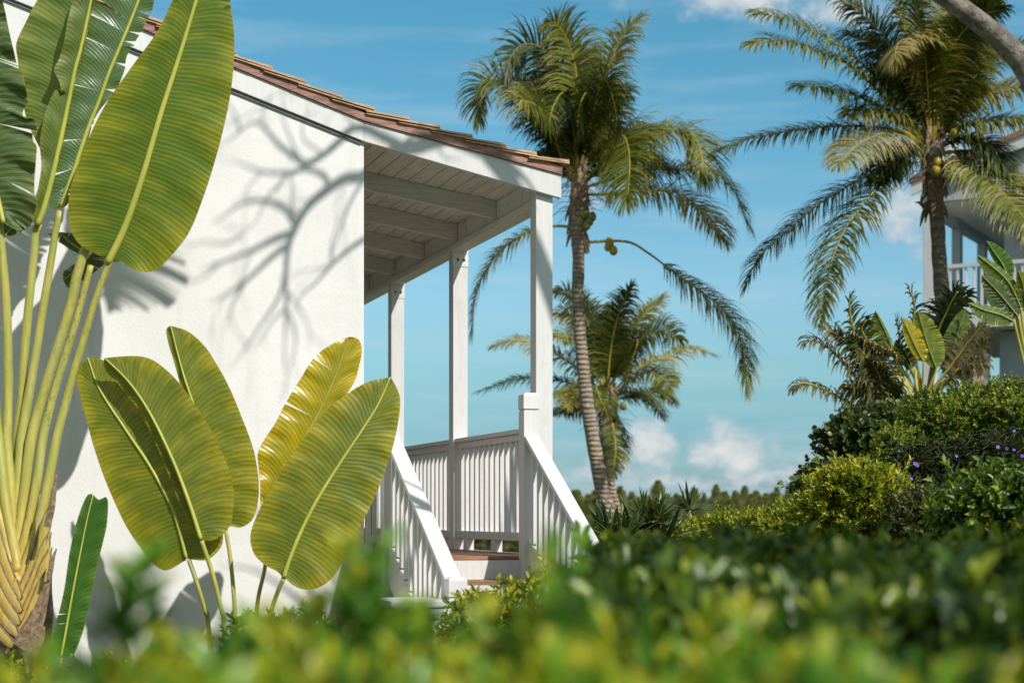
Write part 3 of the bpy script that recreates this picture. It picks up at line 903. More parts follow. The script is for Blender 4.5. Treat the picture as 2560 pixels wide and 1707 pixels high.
# torn blade arching above the frame: its fringe falls as shadow on the wall
sh8 = lambda *p: [((x - 720) * 1.08 + 961, (y + 220) * 1.08 - 843) for x, y in p]
traced_leaf(tp, sh8((700, -45), (720, -150), (745, -260), (760, -380), (770, -490)), sh8((700, -45), (560, -90), (510, -220), (550, -360), (660, -460), (770, -490)), sh8((700, -45), (870, -75), (955, -180), (955, -300), (890, -430), (770, -490)),
            DB - 1.20, DB - 1.32, .3, .3, 'pad_gr', N=80, tl=14, tr=30, gap=.7, sag=.05, stalk=stalkpts('p4'), seed=21)
for k_ in ('p5', 'p0', 'p1'):
    q, r0, r1, tn = stk[k_]
    pp = smoothpath([P(*p) for p in q], 44)
    mb = MB()
    mb.tube(pp, [r0 + (r1 - r0) * i / 43 for i in range(44)], 12, tone=tn)
    mb.build('cut_stalk', M['stalk'], tp, smooth=True)

# the clumps of paddle leaves in front of the wall
c2 = lambda *p: cvs('c2', *p)
def grd(px, d): return Vector(((px - CX) / K * d, d, 0))
DL = 10.6
cl = thing('bird_of_paradise', grd(560, DL + .2), "clump of three broad yellow-green paddle leaves on tall stalks before the wall", "plant")
am = c2((692, 1105), (665, 1000), (635, 910), (560, 770), (470, 635), (370, 480), (325, 362))
al = c2((690, 1112), (620, 1150), (580, 1135), (540, 1090), (470, 990), (400, 840), (350, 700), (312, 560), (288, 460), (292, 400), (325, 362))
ar = c2((697, 1108), (760, 1113), (800, 1090), (828, 1030), (800, 900), (720, 760), (620, 640), (530, 540), (450, 430), (385, 372), (325, 362))
traced_leaf(cl, am, al, ar, DL, DL + .12, .10, .12, 'pad_front', rip=.006, ripf=8, N=60, MM=9, rib=(.014, .005),
            stalk=([c2((800, 1640))[0] + (DL + .08,), c2((770, 1330))[0] + (DL + .05,), c2((765, 1310))[0] + (DL + .02,), c2((735, 1210))[0] + (DL,), c2((700, 1110))[0] + (DL,)], .017, .014), seed=31, bow=-.03)
bm = c2((745, 1035), (700, 895), (640, 740), (560, 575), (480, 455), (388, 363))
bl = c2((740, 1035), (665, 900), (605, 745), (528, 580), (455, 480), (400, 420), (384, 385), (388, 363))
br = c2((752, 1040), (800, 1035), (850, 990), (866, 920), (866, 850), (845, 760), (800, 660), (740, 560), (660, 450), (580, 378), (520, 357), (450, 357), (388, 363))
traced_leaf(cl, bm, bl, br, DL - .10, DL - .02, .9, .16, 'pad_front', rip=.005, ripf=8, N=60, MM=9, rib=(.014, .005),
            stalk=([c2((850, 1640))[0] + (DL,), c2((830, 1340))[0] + (DL - .05,), c2((825, 1310))[0] + (DL - .06,), c2((790, 1170))[0] + (DL - .08,), c2((748, 1040))[0] + (DL - .10,)], .017, .014), seed=32, bow=-.03)
cm = c2((838, 1000), (790, 780), (740, 600), (690, 455), (660, 350), (633, 243))
cl_ = c2((833, 1000), (785, 940), (745, 780), (700, 600), (660, 430), (625, 310), (616, 258), (633, 243))
cr = c2((845, 1002), (850, 985), (890, 992), (930, 970), (950, 930), (960, 870), (958, 800), (940, 700), (900, 590), (850, 470), (800, 380), (760, 320), (700, 266), (633, 243))
traced_leaf(cl, cm, cl_, cr, DL + .16, DL + .24, .7, .15, 'pad_front', rip=.006, ripf=8, N=60, MM=9, rib=(.013, .004),
            stalk=([c2((890, 1640))[0] + (DL + .1,), c2((872, 1330))[0] + (DL + .12,), c2((868, 1250))[0] + (DL + .12,), c2((855, 1110))[0] + (DL + .14,), c2((838, 1003))[0] + (DL + .16,)], .016, .013), seed=33, bow=-.03)
cr2 = thing('bird_of_paradise', grd(690, DL + .3), "pair of paddle leaves, one turning golden yellow, beside the porch stairs", "plant")
dm_ = c2((975, 1000), (1010, 860), (1080, 740), (1170, 590), (1240, 440), (1275, 340), (1292, 286))
dl_ = c2((970, 1000), (962, 900), (960, 830), (950, 760), (945, 710), (970, 660), (1010, 600), (1050, 520), (1100, 440), (1160, 350), (1220, 310), (1270, 292), (1292, 286))
dr_ = c2((985, 1000), (1060, 920), (1130, 790), (1240, 570), (1310, 460), (1330, 400), (1342, 340), (1335, 300), (1310, 285), (1292, 286))
traced_leaf(cr2, dm_, dl_, dr_, DL + .18, DL + .30, -.3, .35, 'pad_yel', rip=.010, ripf=7, N=60, MM=9, rib=(.012, .003), ribmat='stalk', tl=2, gap=.18,
            stalk=([c2((930, 1640))[0] + (DL + .12,), c2((950, 1330))[0] + (DL + .16,), c2((960, 1240))[0] + (DL + .16,), c2((985, 1120))[0] + (DL + .17,), c2((975, 1002))[0] + (DL + .18,)], .016, .012), seed=34)
em = c2((1052, 1178), (1070, 1120), (1110, 1020), (1170, 900), (1250, 770), (1330, 650), (1400, 540), (1448, 434))
el_ = c2((1048, 1176), (1030, 1155), (990, 1135), (950, 1100), (932, 1060), (930, 1010), (960, 930), (1010, 840), (1070, 740), (1150, 630), (1230, 540), (1320, 475), (1380, 447), (1448, 434))
er = c2((1058, 1180), (1065, 1188), (1095, 1210), (1140, 1222), (1190, 1210), (1240, 1170), (1290, 1080), (1340, 980), (1390, 880), (1440, 750), (1470, 640), (1485, 530), (1475, 480), (1448, 434))
traced_leaf(cr2, em, el_, er, DL - .12, DL + .05, .14, .12, 'pad_front', rip=.006, ripf=7, N=60, MM=9, rib=(.015, .005),
            stalk=([c2((970, 1640))[0] + (DL + .05,), c2((1000, 1340))[0] + (DL + .02,), c2((1010, 1290))[0] + (DL,), c2((1030, 1230))[0] + (DL - .08,), c2((1052, 1180))[0] + (DL - .12,)], .017, .014), seed=35, bow=-.03)
yl = thing('young_plant', grd(110, 10.3), "single narrow young green leaf standing beside the palm trunk", "plant")
d4 = lambda *p: cvs('d4', *p)
traced_leaf(yl, d4((395, 1400), (420, 1260), (470, 980), (520, 720), (565, 500), (602, 350)), d4((390, 1400), (330, 1340), (345, 1220), (385, 1080), (415, 940), (450, 700), (500, 500), (560, 355), (602, 350)),
            d4((400, 1400), (470, 1390), (540, 1220), (590, 990), (630, 800), (665, 660), (692, 530), (694, 370), (640, 385), (602, 350)),
            10.25, 10.35, .35, -.15, 'pad_young', rip=.006, N=50, rib=(.008, .003), tl=2, seed=41, gap=.2,
            stalk=([(150, 1760, 10.3), (150, 1720, 10.27), cv('d4', 395, 1402) + (10.25,)], .012, .009))

# ------------------------------------------------------------------ sprays of small leaves
def leaf_tpl(L, W, fold=.25, bend=.2):
    v = np.array([(0, 0, 0), (-W * .42, L * .33, fold * W * .5), (-W * .40, L * .68, fold * W * .5 - bend * L * .25), (0, L, -bend * L), (W * .40, L * .68, fold * W * .5 - bend * L * .25), (W * .42, L * .33, fold * W * .5), (0, L * .4, 0), (0, L * .72, -bend * L * .4)])
    f = np.array([(0, 6, 1, 1), (6, 7, 2, 1), (7, 3, 2, 2), (0, 5, 6, 6), (6, 5, 4, 7), (7, 4, 3, 3)])
    return v, np.array([(0, 6, 2, 1), (6, 3, 3, 2), (0, 5, 4, 6), (6, 4, 3, 3)])
def sprig(n, L, W, length, rs, fold=.3, bend=.15, ang=55, tip=True):
    """leaves along +z; returns verts, quads, tone offset"""
    V, F, T = [], [], []
    b = 0
    for i in range(n):
        s = (i + .6) / n
        v, _ = leaf_tpl(L * rs.uniform(.75, 1.15) * (1 - .35 * s * s), W * rs.uniform(.8, 1.15) * (1 - .3 * s * s), fold, bend * rs.uniform(.2, 1.8))
        v = v[[0, 1, 2, 3, 4, 5]]
        a = i * 2.4 + rs.uniform(-.3, .3)
        t = R(ang * (1 - .6 * s) + rs.uniform(-12, 12))
        Mx = Matrix.Rotation(a, 3, 'Z') @ Matrix.Rotation(R(90) - t, 3, 'X') @ Matrix.Rotation(rs.uniform(-.4, .4), 3, 'Y')
        v = v @ np.array(Mx).T
        v[:, 2] += length * s
        V.append(v)
        F += [(b, b + 3, b + 2, b + 1), (b, b + 5, b + 4, b + 3)]
        tn = .55 * s + rs.uniform(-.12, .12)
        T += [tn, tn]
        b += 6
    return np.concatenate(V), np.array(F), np.array(T)
def scatter(points, dirs, tpls, smin, smax, tone0=0.0, tone1=.45):
    n = len(points)
    Vs, Fs, Ts = [], [], []
    base = 0
    which = rng.integers(0, len(tpls), n)
    d = dirs / np.linalg.norm(dirs, axis=1)[:, None]
    a = rng.normal(size=(n, 3))
    x = np.cross(a, d); x /= np.linalg.norm(x, axis=1)[:, None]
    y = np.cross(d, x)
    Rm = np.stack([x, y, d], axis=2)
    sc_ = rng.uniform(smin, smax, n)
    t0 = rng.uniform(tone0, tone1, n)
    for k, (v, f, t) in enumerate(tpls):
        idx = np.where(which == k)[0]
        if not len(idx): continue
        W = np.einsum('nij,mj->nmi', Rm[idx], v) * sc_[idx][:, None, None] + points[idx][:, None, :]
        m = len(v)
        off = base + np.arange(len(idx)) * m
        Vs.append(W.reshape(-1, 3))
        Fs.append((f[None] + off[:, None, None]).reshape(-1, 4))
        Ts.append((t[None] + t0[idx][:, None]).ravel())
        base += len(idx) * m
    return np.concatenate(Vs), np.concatenate(Fs), np.clip(np.concatenate(Ts), 0, 1)
def lump(p, f, seed=0.0):
    q = p * f + seed
    return (np.sin(q[:, 0] * 1.7 + q[:, 1]) + np.sin(q[:, 1] * 2.1 - q[:, 2] * 1.3) + np.sin(q[:, 2] * 1.9 + q[:, 0] * .7)) / 3
def bush_points(ells, n, depth=.35, f=5.0, amp=.14, seed=0.0, upb=.35):
    """points on lumpy ellipsoids with outward directions"""
    w = np.array([(rx * ry + ry * rz + rx * rz) for _, (rx, ry, rz) in ells])
    cnt = np.maximum(1, (w / w.sum() * n).astype(int))
    Ps, Ds = [], []
    for (c, r), k in zip(ells, cnt):
        d = rng.normal(size=(k, 3)); d /= np.linalg.norm(d, axis=1)[:, None]
        r_ = np.array(r)
        p0 = d * r_
        s = (1 - depth * rng.random(k) ** 2.0) * (1 + amp * lump(p0 + np.array(c), f, seed) + rng.normal(0, .035, k))
        p = p0 * s[:, None] + np.array(c)
        keep = np.ones(k, bool)
        for (c2_, r2_) in ells:
            if c2_ is c: continue
            q = (p - np.array(c2_)) / np.array(r2_)
            keep &= (q ** 2).sum(1) > .45
        nd = d / r_; nd /= np.linalg.norm(nd, axis=1)[:, None]
        nd = nd + rng.normal(0, .45, (k, 3)) + np.array([0, 0, upb])
        Ps.append(p[keep]); Ds.append(nd[keep])
    return np.concatenate(Ps), np.concatenate(Ds)
rsT = random.Random(5)
TP = {
    'hedge': [sprig(9, .062, .030, .11, rsT) for _ in range(6)],
    'small': [sprig(8, .046, .024, .09, rsT) for _ in range(6)],
    'lime': [sprig(8, .065, .026, .10, rsT, ang=45) for _ in range(6)],
    'glossy': [sprig(7, .080, .038, .12, rsT, bend=.3) for _ in range(6)],
    'grape': [sprig(5, .085, .085, .12, rsT, fold=.1, bend=.1) for _ in range(5)],
    'narrow': [sprig(9, .13, .014, .13, rsT, bend=.4, ang=60) for _ in range(6)],
    'crown': [sprig(9, .13, .06, .28, rsT) for _ in range(6)]}
def ell(c, x, y, d, rx, ry, rz):
    s = CROPS[c][2] * d / K
    px, py = cv(c, x, y)
    p = P(px, py, d)
    return (tuple(p), (rx * s, rz, ry * s))
def twigs(root, ells, n, mat='twig', r=.006, name='branch', seed=1):
    rs = random.Random(seed)
    mb = MB()
    for _ in range(n):
        c, rr = rs.choice(ells)
        a = Vector((c[0] + rs.uniform(-.3, .3) * rr[0], c[1] + rs.uniform(-.3, .3) * rr[1], c[2] - rr[2] * rs.uniform(.6, 1.2)))
        b = Vector((c[0] + rs.uniform(-.85, .85) * rr[0], c[1] - rs.uniform(-.2, .95) * rr[1], c[2] + rs.uniform(-.3, .9) * rr[2]))
        m = a.lerp(b, .5) + Vector((rs.uniform(-.08, .08), rs.uniform(-.08, .08), 0))
        mb.tube(smoothpath([a, m, b], 7), [r * (1 - .6 * i / 6) for i in range(7)], 5)
    return mb.build(name, M[mat], root, smooth=True)
def bush(name, label, cat, ells, n, tpl, mat, size=(.8, 1.2), tw=14, depth=.5, f=4.5, amp=.34, tone=(0, .5), seed=1, group=None, upb=.35):
    cx = sum(c[0] for c, r in ells) / len(ells); cy = sum(c[1] for c, r in ells) / len(ells)
    root = thing(name, (cx, cy, gz(cx, cy)), label, cat, group)
    cut = {'small': .085, 'lime': .10, 'glossy': .11, 'grape': .06, 'narrow': .16, 'hedge': .10}.get(tpl, .1) * size[1] * .8
    ells = [(c, tuple(max(.5 * x, x - cut) for x in r)) for c, r in ells]
    Pt, Dr = bush_points(ells, n, depth, f, amp, seed, upb)
    k_ = rng.random(len(Pt)) < .06
    Pt[k_] += Dr[k_] / np.linalg.norm(Dr[k_], axis=1)[:, None] * rng.uniform(.04, .13, (k_.sum(), 1))
    np_mesh('foliage', *scatter(Pt, Dr, TP[tpl], *size, *tone), M[mat], root)
    if tw: twigs(root, ells, tw, seed=seed)
    return root

# clipped hedges that run close to the camera, seen over their tops
def hedge(name, label, xfun, ys, top, n, tpl='hedge', mat='hedge', bumps=.05, thick=.28, size=(.8, 1.2), tone=(0, .5), tall=0, seed=1.0, ground=0.0, tw=60, extra=None):
    y = rng.uniform(ys[0], ys[1], n)
    xl, xr = xfun(y)
    x = xl + (xr - xl) * rng.random(n)
    q = np.stack([x, y, np.zeros(n)], 1)
    z = top(x, y) + bumps * lump(q, 6.0, seed) + bumps * .6 * lump(q, 15.0, seed * 2) - thick * rng.random(n) ** 1.6 + rng.normal(0, .012, n)
    if tall:
        k = rng.random(n) < tall
        z[k] = top(x[k], y[k]) + bumps + rng.uniform(0, .10, k.sum())
    p = np.stack([x, y, z], 1)
    d = rng.normal(0, .55, (n, 3)) + np.array([0, -.15, 1.0])
    if extra: p, d = np.concatenate([p, np.array(extra[0])]), np.concatenate([d, np.array(extra[1])])
    root = thing(name, (float(x.mean()), float(y.mean()), ground), label, "hedge")
    np_mesh('foliage', *scatter(p, d, TP[tpl], *size, *tone), M[mat], root)
    mb = MB()
    rs = random.Random(int(seed * 10))
    for _ in range(tw):
        i = rs.randrange(n)
        b = Vector((x[i], y[i], z[i]))
        a = Vector((x[i] + rs.uniform(-.15, .15), y[i] + rs.uniform(-.15, .15), ground))
        mb.tube(smoothpath([a, a.lerp(b, .55) + Vector((rs.uniform(-.06, .06), rs.uniform(-.06, .06), 0)), b], 7), [.012 * (1 - .6 * i / 6) for i in range(7)], 5)
    mb.build('branch', M['twig'], root, smooth=True)
    return root
interp = np.interp
spr, sdr = [], []
for px, py, d in ((285, 1600, 1.9), (330, 1585, 1.9), (860, 1570, 2.0), (930, 1575, 2.0), (1400, 1560, 1.8)):
    for k in range(3):
        spr.append(tuple(P(px + random.uniform(-30, 30), py + random.uniform(0, 50), d + random.uniform(-.1, .1)))); sdr.append((random.uniform(-.4, .4), random.uniform(-.3, .3), 1.0))
near_top = lambda x, y: EYE - (np.interp(CX + x / y * K, [0, 300, 560, 900, 1200, 1500, 1900, 2260, 2560], [1665, 1610, 1572, 1540, 1540, 1530, 1530, 1560, 1610]) - HY) / K * 2.0 - .115
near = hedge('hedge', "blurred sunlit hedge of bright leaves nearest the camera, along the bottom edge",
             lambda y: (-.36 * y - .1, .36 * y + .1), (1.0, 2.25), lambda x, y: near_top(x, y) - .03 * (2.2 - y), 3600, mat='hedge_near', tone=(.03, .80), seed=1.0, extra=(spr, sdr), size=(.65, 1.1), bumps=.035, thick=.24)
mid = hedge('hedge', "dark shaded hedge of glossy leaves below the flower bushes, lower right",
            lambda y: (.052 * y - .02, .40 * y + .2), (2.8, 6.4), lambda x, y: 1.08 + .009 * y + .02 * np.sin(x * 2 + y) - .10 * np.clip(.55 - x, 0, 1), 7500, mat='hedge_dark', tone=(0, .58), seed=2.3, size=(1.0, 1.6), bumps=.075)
low = hedge('hedge', "small leafy hedge sprigs in front of the right stair railing",
            lambda y: (y * -.035, y * .07), (8.6, 10.4), lambda x, y: .90 + .05 * np.sin(x * 5) + .22 * (x - .3) * 0 - .10 * np.clip(.35 - x, 0, 1), 1500, mat='lime', tone=(0, .45), bumps=.06, thick=.5, seed=3.1, tw=30)
lowl = hedge('hedge', "low yellowish ground hedge around the foot of the fan palm",
             lambda y: (-.36 * y, -.12 * y), (6.2, 10.2), lambda x, y: .42 + .04 * np.sin(x * 4), 3000, mat='lime', tpl='small', tone=(0, .45), bumps=.06, thick=.5, seed=4.1, tw=30, size=(.9, 1.4))
lowm = hedge('hedge', "mid green hedge hiding the feet of the paddle leaf clumps",
             lambda y: (-.17 * y, -.01 * y), (4.5, 9.6), lambda x, y: .70 + .03 * np.sin(x * 3), 4200, mat='hedge', tone=(0, .5), bumps=.06, thick=.45, seed=5.1, tw=30)

# ------------------------------------------------------------------ bushes on the slope at the right
e8 = lambda x, y, d, rx, ry, rz: ell('d8', x, y, d, rx, ry, rz)
bush('tall_hedge', "dense dark green hedge on the slope, highest of the bushes at the right", "hedge",
     [e8(960, 640, 16.0, 230, 220, .5), e8(1230, 500, 16.2, 300, 300, .6), e8(1530, 430, 16.2, 320, 330, .6), e8(1850, 370, 16.0, 330, 330, .6), e8(2150, 380, 16, 330, 350, .6), e8(1300, 850, 16.2, 400, 200, .6), e8(1800, 800, 16.2, 400, 200, .6)],
     8500, 'small', 'hedge', (.8, 1.25), 26, seed=2, tone=(.05, .6))
bush('sea_grape', "dull round leaved shrub with knobbly branches against the sky", "shrub",
     [e8(660, 560, 18, 230, 200, .5), e8(540, 640, 18, 170, 130, .4), e8(410, 610, 18, 70, 75, .2), e8(310, 590, 18, 55, 55, .15), e8(370, 500, 18, 30, 40, .1), e8(480, 440, 18, 50, 50, .15), e8(850, 430, 18, 190, 140, .4), e8(300, 950, 18, 130, 150, .4), e8(150, 1010, 18, 60, 60, .2), e8(190, 920, 18, 30, 40, .1), e8(600, 900, 18, 300, 260, .5)],
     2600, 'grape', 'grape', (.8, 1.15), 16, seed=3)
bush('lime_bush', "bright lime green rounded bush with yellow young leaves", "bush",
     [e8(560, 1010, 13, 330, 250, .45), e8(380, 1060, 13, 190, 240, .4), e8(760, 1090, 13, 230, 250, .45), e8(600, 1300, 13, 380, 220, .5), e8(250, 1180, 13, 160, 200, .4), e8(880, 1000, 13.2, 140, 160, .4)],
     4200, 'lime', 'lime', (.75, 1.15), 14, seed=4, tone=(.05, .55))
rue = bush('flowering_shrub', "dark narrow leaved shrub dotted with purple flowers", "shrub",
           [e8(1120, 880, 14.2, 240, 190, .4), e8(1450, 840, 14.2, 310, 210, .45), e8(1800, 760, 14.2, 320, 210, .45), e8(2100, 720, 14.2, 250, 200, .4), e8(1500, 1050, 14.2, 500, 200, .5)],
           4200, 'narrow', 'ruellia', (.8, 1.2), 8, seed=5)
def flower(root, p, r, rs):
    mb = MB()
    N_ = Vector((rs.uniform(-.4, .4), -1, rs.uniform(0, .6))).normalized()
    X = N_.orthogonal().normalized(); Y = N_.cross(X)
    vs, fs = [p], []
    a0 = rs.random() * 6
    for i in range(5):
        a = a0 + i * 2 * math.pi / 5
        for da, rr, h in ((-.52, .55, .2), (-.38, 1, .32), (0, 1.1, .25), (.38, 1, .32), (.52, .55, .2)):
            vs.append(p + (X * math.cos(a + da) + Y * math.sin(a + da)) * r * rr + N_ * r * h)
        b = 1 + i * 5
        fs += [(0, b, b + 1, b + 2), (0, b + 2, b + 3, b + 4)]
    mb.add(vs, fs)
    tb = [p, p - N_ * r * .8, p - N_ * r * 1.3 + Vector((0, 0, -r))]
    mb.tube(tb, [r * .14] * 3, 5)
    return mb.build('flower', M['petal'], root, smooth=True)
rs = random.Random(3)
for x, y in ((1920, 490), (1860, 635), (1920, 650), (1785, 625), (1830, 685), (1990, 700), (1800, 750), (1675, 775), (1438, 700), (1338, 712), (1095, 765), (1115, 778), (1060, 890), (1395, 835)):
    flower(rue, P(*(cv('d8', x, y) + (13.72,))), rs.uniform(.011, .018), rs)
bush('twiggy_bush', "sparse olive bush with bare tan twigs between denser bushes", "bush",
     [e8(1130, 1150, 12.2, 220, 190, .4), e8(1000, 1290, 12.2, 250, 160, .4), e8(1250, 1300, 12.2, 200, 160, .4)], 1500, 'small', 'twiggy', (.8, 1.2), 30, seed=6)
bush('glossy_bush', "dark bush of large glossy leaves with pale upright shoots, front right", "bush",
     [e8(1760, 1110, 9.6, 330, 280, .4), e8(1560, 1190, 9.6, 230, 210, .35), e8(2010, 1070, 9.6, 300, 290, .4), e8(1420, 1200, 9.6, 130, 100, .25), e8(1850, 1380, 9.6, 450, 250, .45)],
     2500, 'glossy', 'hedge_dark', (.7, 1.1), 14, seed=7, tone=(0, .55), upb=.6)
e7 = lambda x, y, d, rx, ry, rz: ell('c7', x, y, d, rx, ry, rz)
bush('mixed_bush', "low sunlit green and reddish bush row below the distant pines", "bush",
     [e7(820, 1210, 15, 120, 95, .5), e7(960, 1195, 15, 140, 105, .5), e7(1130, 1185, 15, 150, 110, .5), e7(1290, 1170, 15, 160, 115, .5), e7(1420, 1180, 15, 140, 120, .5), e7(1100, 1260, 15, 420, 90, .5)],
     5200, 'small', 'lime', (.9, 1.3), 12, seed=8, tone=(0, .5))
bush('fern_clump', "dark leafy clump in the shade under the porch deck", "plant",
     [(tuple(B(uc + .35, .35, .35)), (.3, .2, .4)), (tuple(B(uc + .7, .5, .3)), (.25, .2, .35))], 260, 'narrow', 'ruellia', (1.0, 1.6), 0, seed=9)

# sword-leaved rosettes
def sword(mb, p, d, L, w, sag, tone):
    n = 6
    side = d.cross(Vector((0, 0, 1)))
    if side.length < .1: side = Vector((1, 0, 0))
    side.normalize()
    q, dd = p.copy(), d.copy()
    vs = []
    for i in range(n + 1):
        s = i / n
        ww = w * (1 - s) ** .6 * (.7 + .6 * min(1, s * 4)) * .5
        nrm = dd.cross(side)
        vs += [q - side * ww + nrm * ww * .5, q, q + side * ww + nrm * ww * .5]
        q = q + dd * (L / n)
        dd = (dd + Vector((0, 0, -sag * (s + .2)))).normalized()
    fs = []
    for i in range(n):
        a = i * 3
        fs += [(a, a + 1, a + 4, a + 3), (a + 1, a + 2, a + 5, a + 4)]
    mb.add(vs, fs, tone)
def rosette(root, p, n, L, w, rs, sag=.12, mat='spiky', name='leaf_rosette', lo=-.1):
    mb = MB()
    for i in range(n):
        a = rs.uniform(0, 6.283)
        e = math.asin(rs.uniform(lo, .98))
        d = Vector((math.cos(a) * math.cos(e), math.sin(a) * math.cos(e), math.sin(e)))
        sword(mb, p + d * .03, d, L * rs.uniform(.7, 1.1), w, sag, rs.random())
    return mb.build(name, M[mat], root)
rs = random.Random(11)
sp1 = thing('spiky_plant', (1.2, 14.2, gz(1.2, 14.2)), "spiky dark green plant of long sword leaves at the foot of the leaning palm", "plant")
for x, y, L in ((420, 1200, .36), (540, 1190, .42), (600, 1150, .36), (480, 1240, .40), (680, 1210, .36), (640, 1120, .27), (390, 1190, .34)):
    p = P(*(cv('c7', x, y) + (14.2 + rs.uniform(-.2, .2),)))
    rosette(sp1, p, 46, L, .045, rs)
    mb = MB(); mb.tube(smoothpath([Vector((p.x, p.y, -.1)), p], 5), .04, 6); mb.build('stem', M['twig'], sp1)
sp2 = thing('spiky_plant', (2.0, 16.5, gz(2.0, 16.5)), "single upright spiky rosette silhouetted against the distant pines", "plant")
p = P(*(cv('c7', 790, 1075) + (16.5,)))
rosette(sp2, p, 34, .30, .035, rs, lo=.0)
mb = MB(); mb.tube(smoothpath([Vector((p.x, p.y, -.1)), p], 5), .035, 6); mb.build('stem', M['twig'], sp2)

# ------------------------------------------------------------------ coconut palms
def frond(root, pts, L=.6, n=120, w=.030, droop=.6, tone=(.12, .8), mat='frond', seed=0, name='frond', bare=.14, rr=(.028, .005), dry=0.0, roll=0.0):
    rs = random.Random(seed)
    N = 40
    c = smoothpath(pts, N)
    mb = MB()
    prev = None
    frames = []
    for i in range(N):
        T = (c[min(i + 1, N - 1)] - c[max(i - 1, 0)]).normalized()
        a = prev if prev is not None else Vector((0, 0, 1)) + Vector((rs.uniform(-.2, .2), -.35, 0))
        Nn = a - T * a.dot(T)
        if Nn.length < 1e-4: Nn = T.orthogonal()
        Nn.normalize(); prev = Nn
        frames.append((T, Nn, T.cross(Nn)))
    tn0 = rs.uniform(*tone)
    for side in (-1, 1):
        for i in range(n):
            s = bare + (1 - bare) * (i + rs.uniform(-.3, .3) + .5) / n
            x = min(max(s, 0), .999) * (N - 1)
            k = int(x)
            p = c[k].lerp(c[k + 1], x - k)
            T, Nn, Bn = frames[k]
            u = (s - bare) / (1 - bare)
            prof = min(1.0, .45 + u * 2.2) * (1 - .62 * u ** 2.2)
            ln = L * prof * rs.uniform(.82, 1.1)
            a = R(48 + 26 * (1 - u) + rs.uniform(-7, 7)) if u < .9 else R(40 * (1 - u) * 10 * .8 + 8)
            d = (T * math.cos(a) + Bn * side * math.sin(a) + Nn * rs.uniform(-.05, .35) + Vector((rs.gauss(0, .07), 0, rs.gauss(0, .07)))).normalized()
            q = p.copy()
            wv = None
            vs = []
            m = 4
            dr = droop * rs.uniform(.55, 1.4)
            tip_dry = rs.random() < .25 + dry
            for j in range(m + 1):
                t = j / m
                wv_ = d.cross(Nn)
                if wv_.length < .15: wv_ = d.cross(T)
                wv_.normalize()
                ww = w * .5 * (1.0 - t) ** .55 * (.6 + min(1, t * 5) * .4)
                vs += [q - wv_ * ww, q + wv_ * ww]
                q = q + d * (ln / m)
                d = (d + Vector((0, 0, -dr * (.35 + t)))).normalized()
            tv = min(1, max(0, tn0 + rs.gauss(0, .15)))
            for j in range(m):
                tt = tv + (.32 * (j / m) ** 2 if tip_dry else 0)
                b = len(mb.v)
                mb.add(vs[j * 2:j * 2 + 4], [(0, 1, 3, 2)], min(1, tt))
    o = mb.build(name, M[mat], root)
    mb = MB()
    mb.tube(c, [rr[0] + (rr[1] - rr[0]) * (i / (N - 1)) ** .7 for i in range(N)], 6)
    mb.build('rachis', M['rachis'], o, smooth=True)
    return o
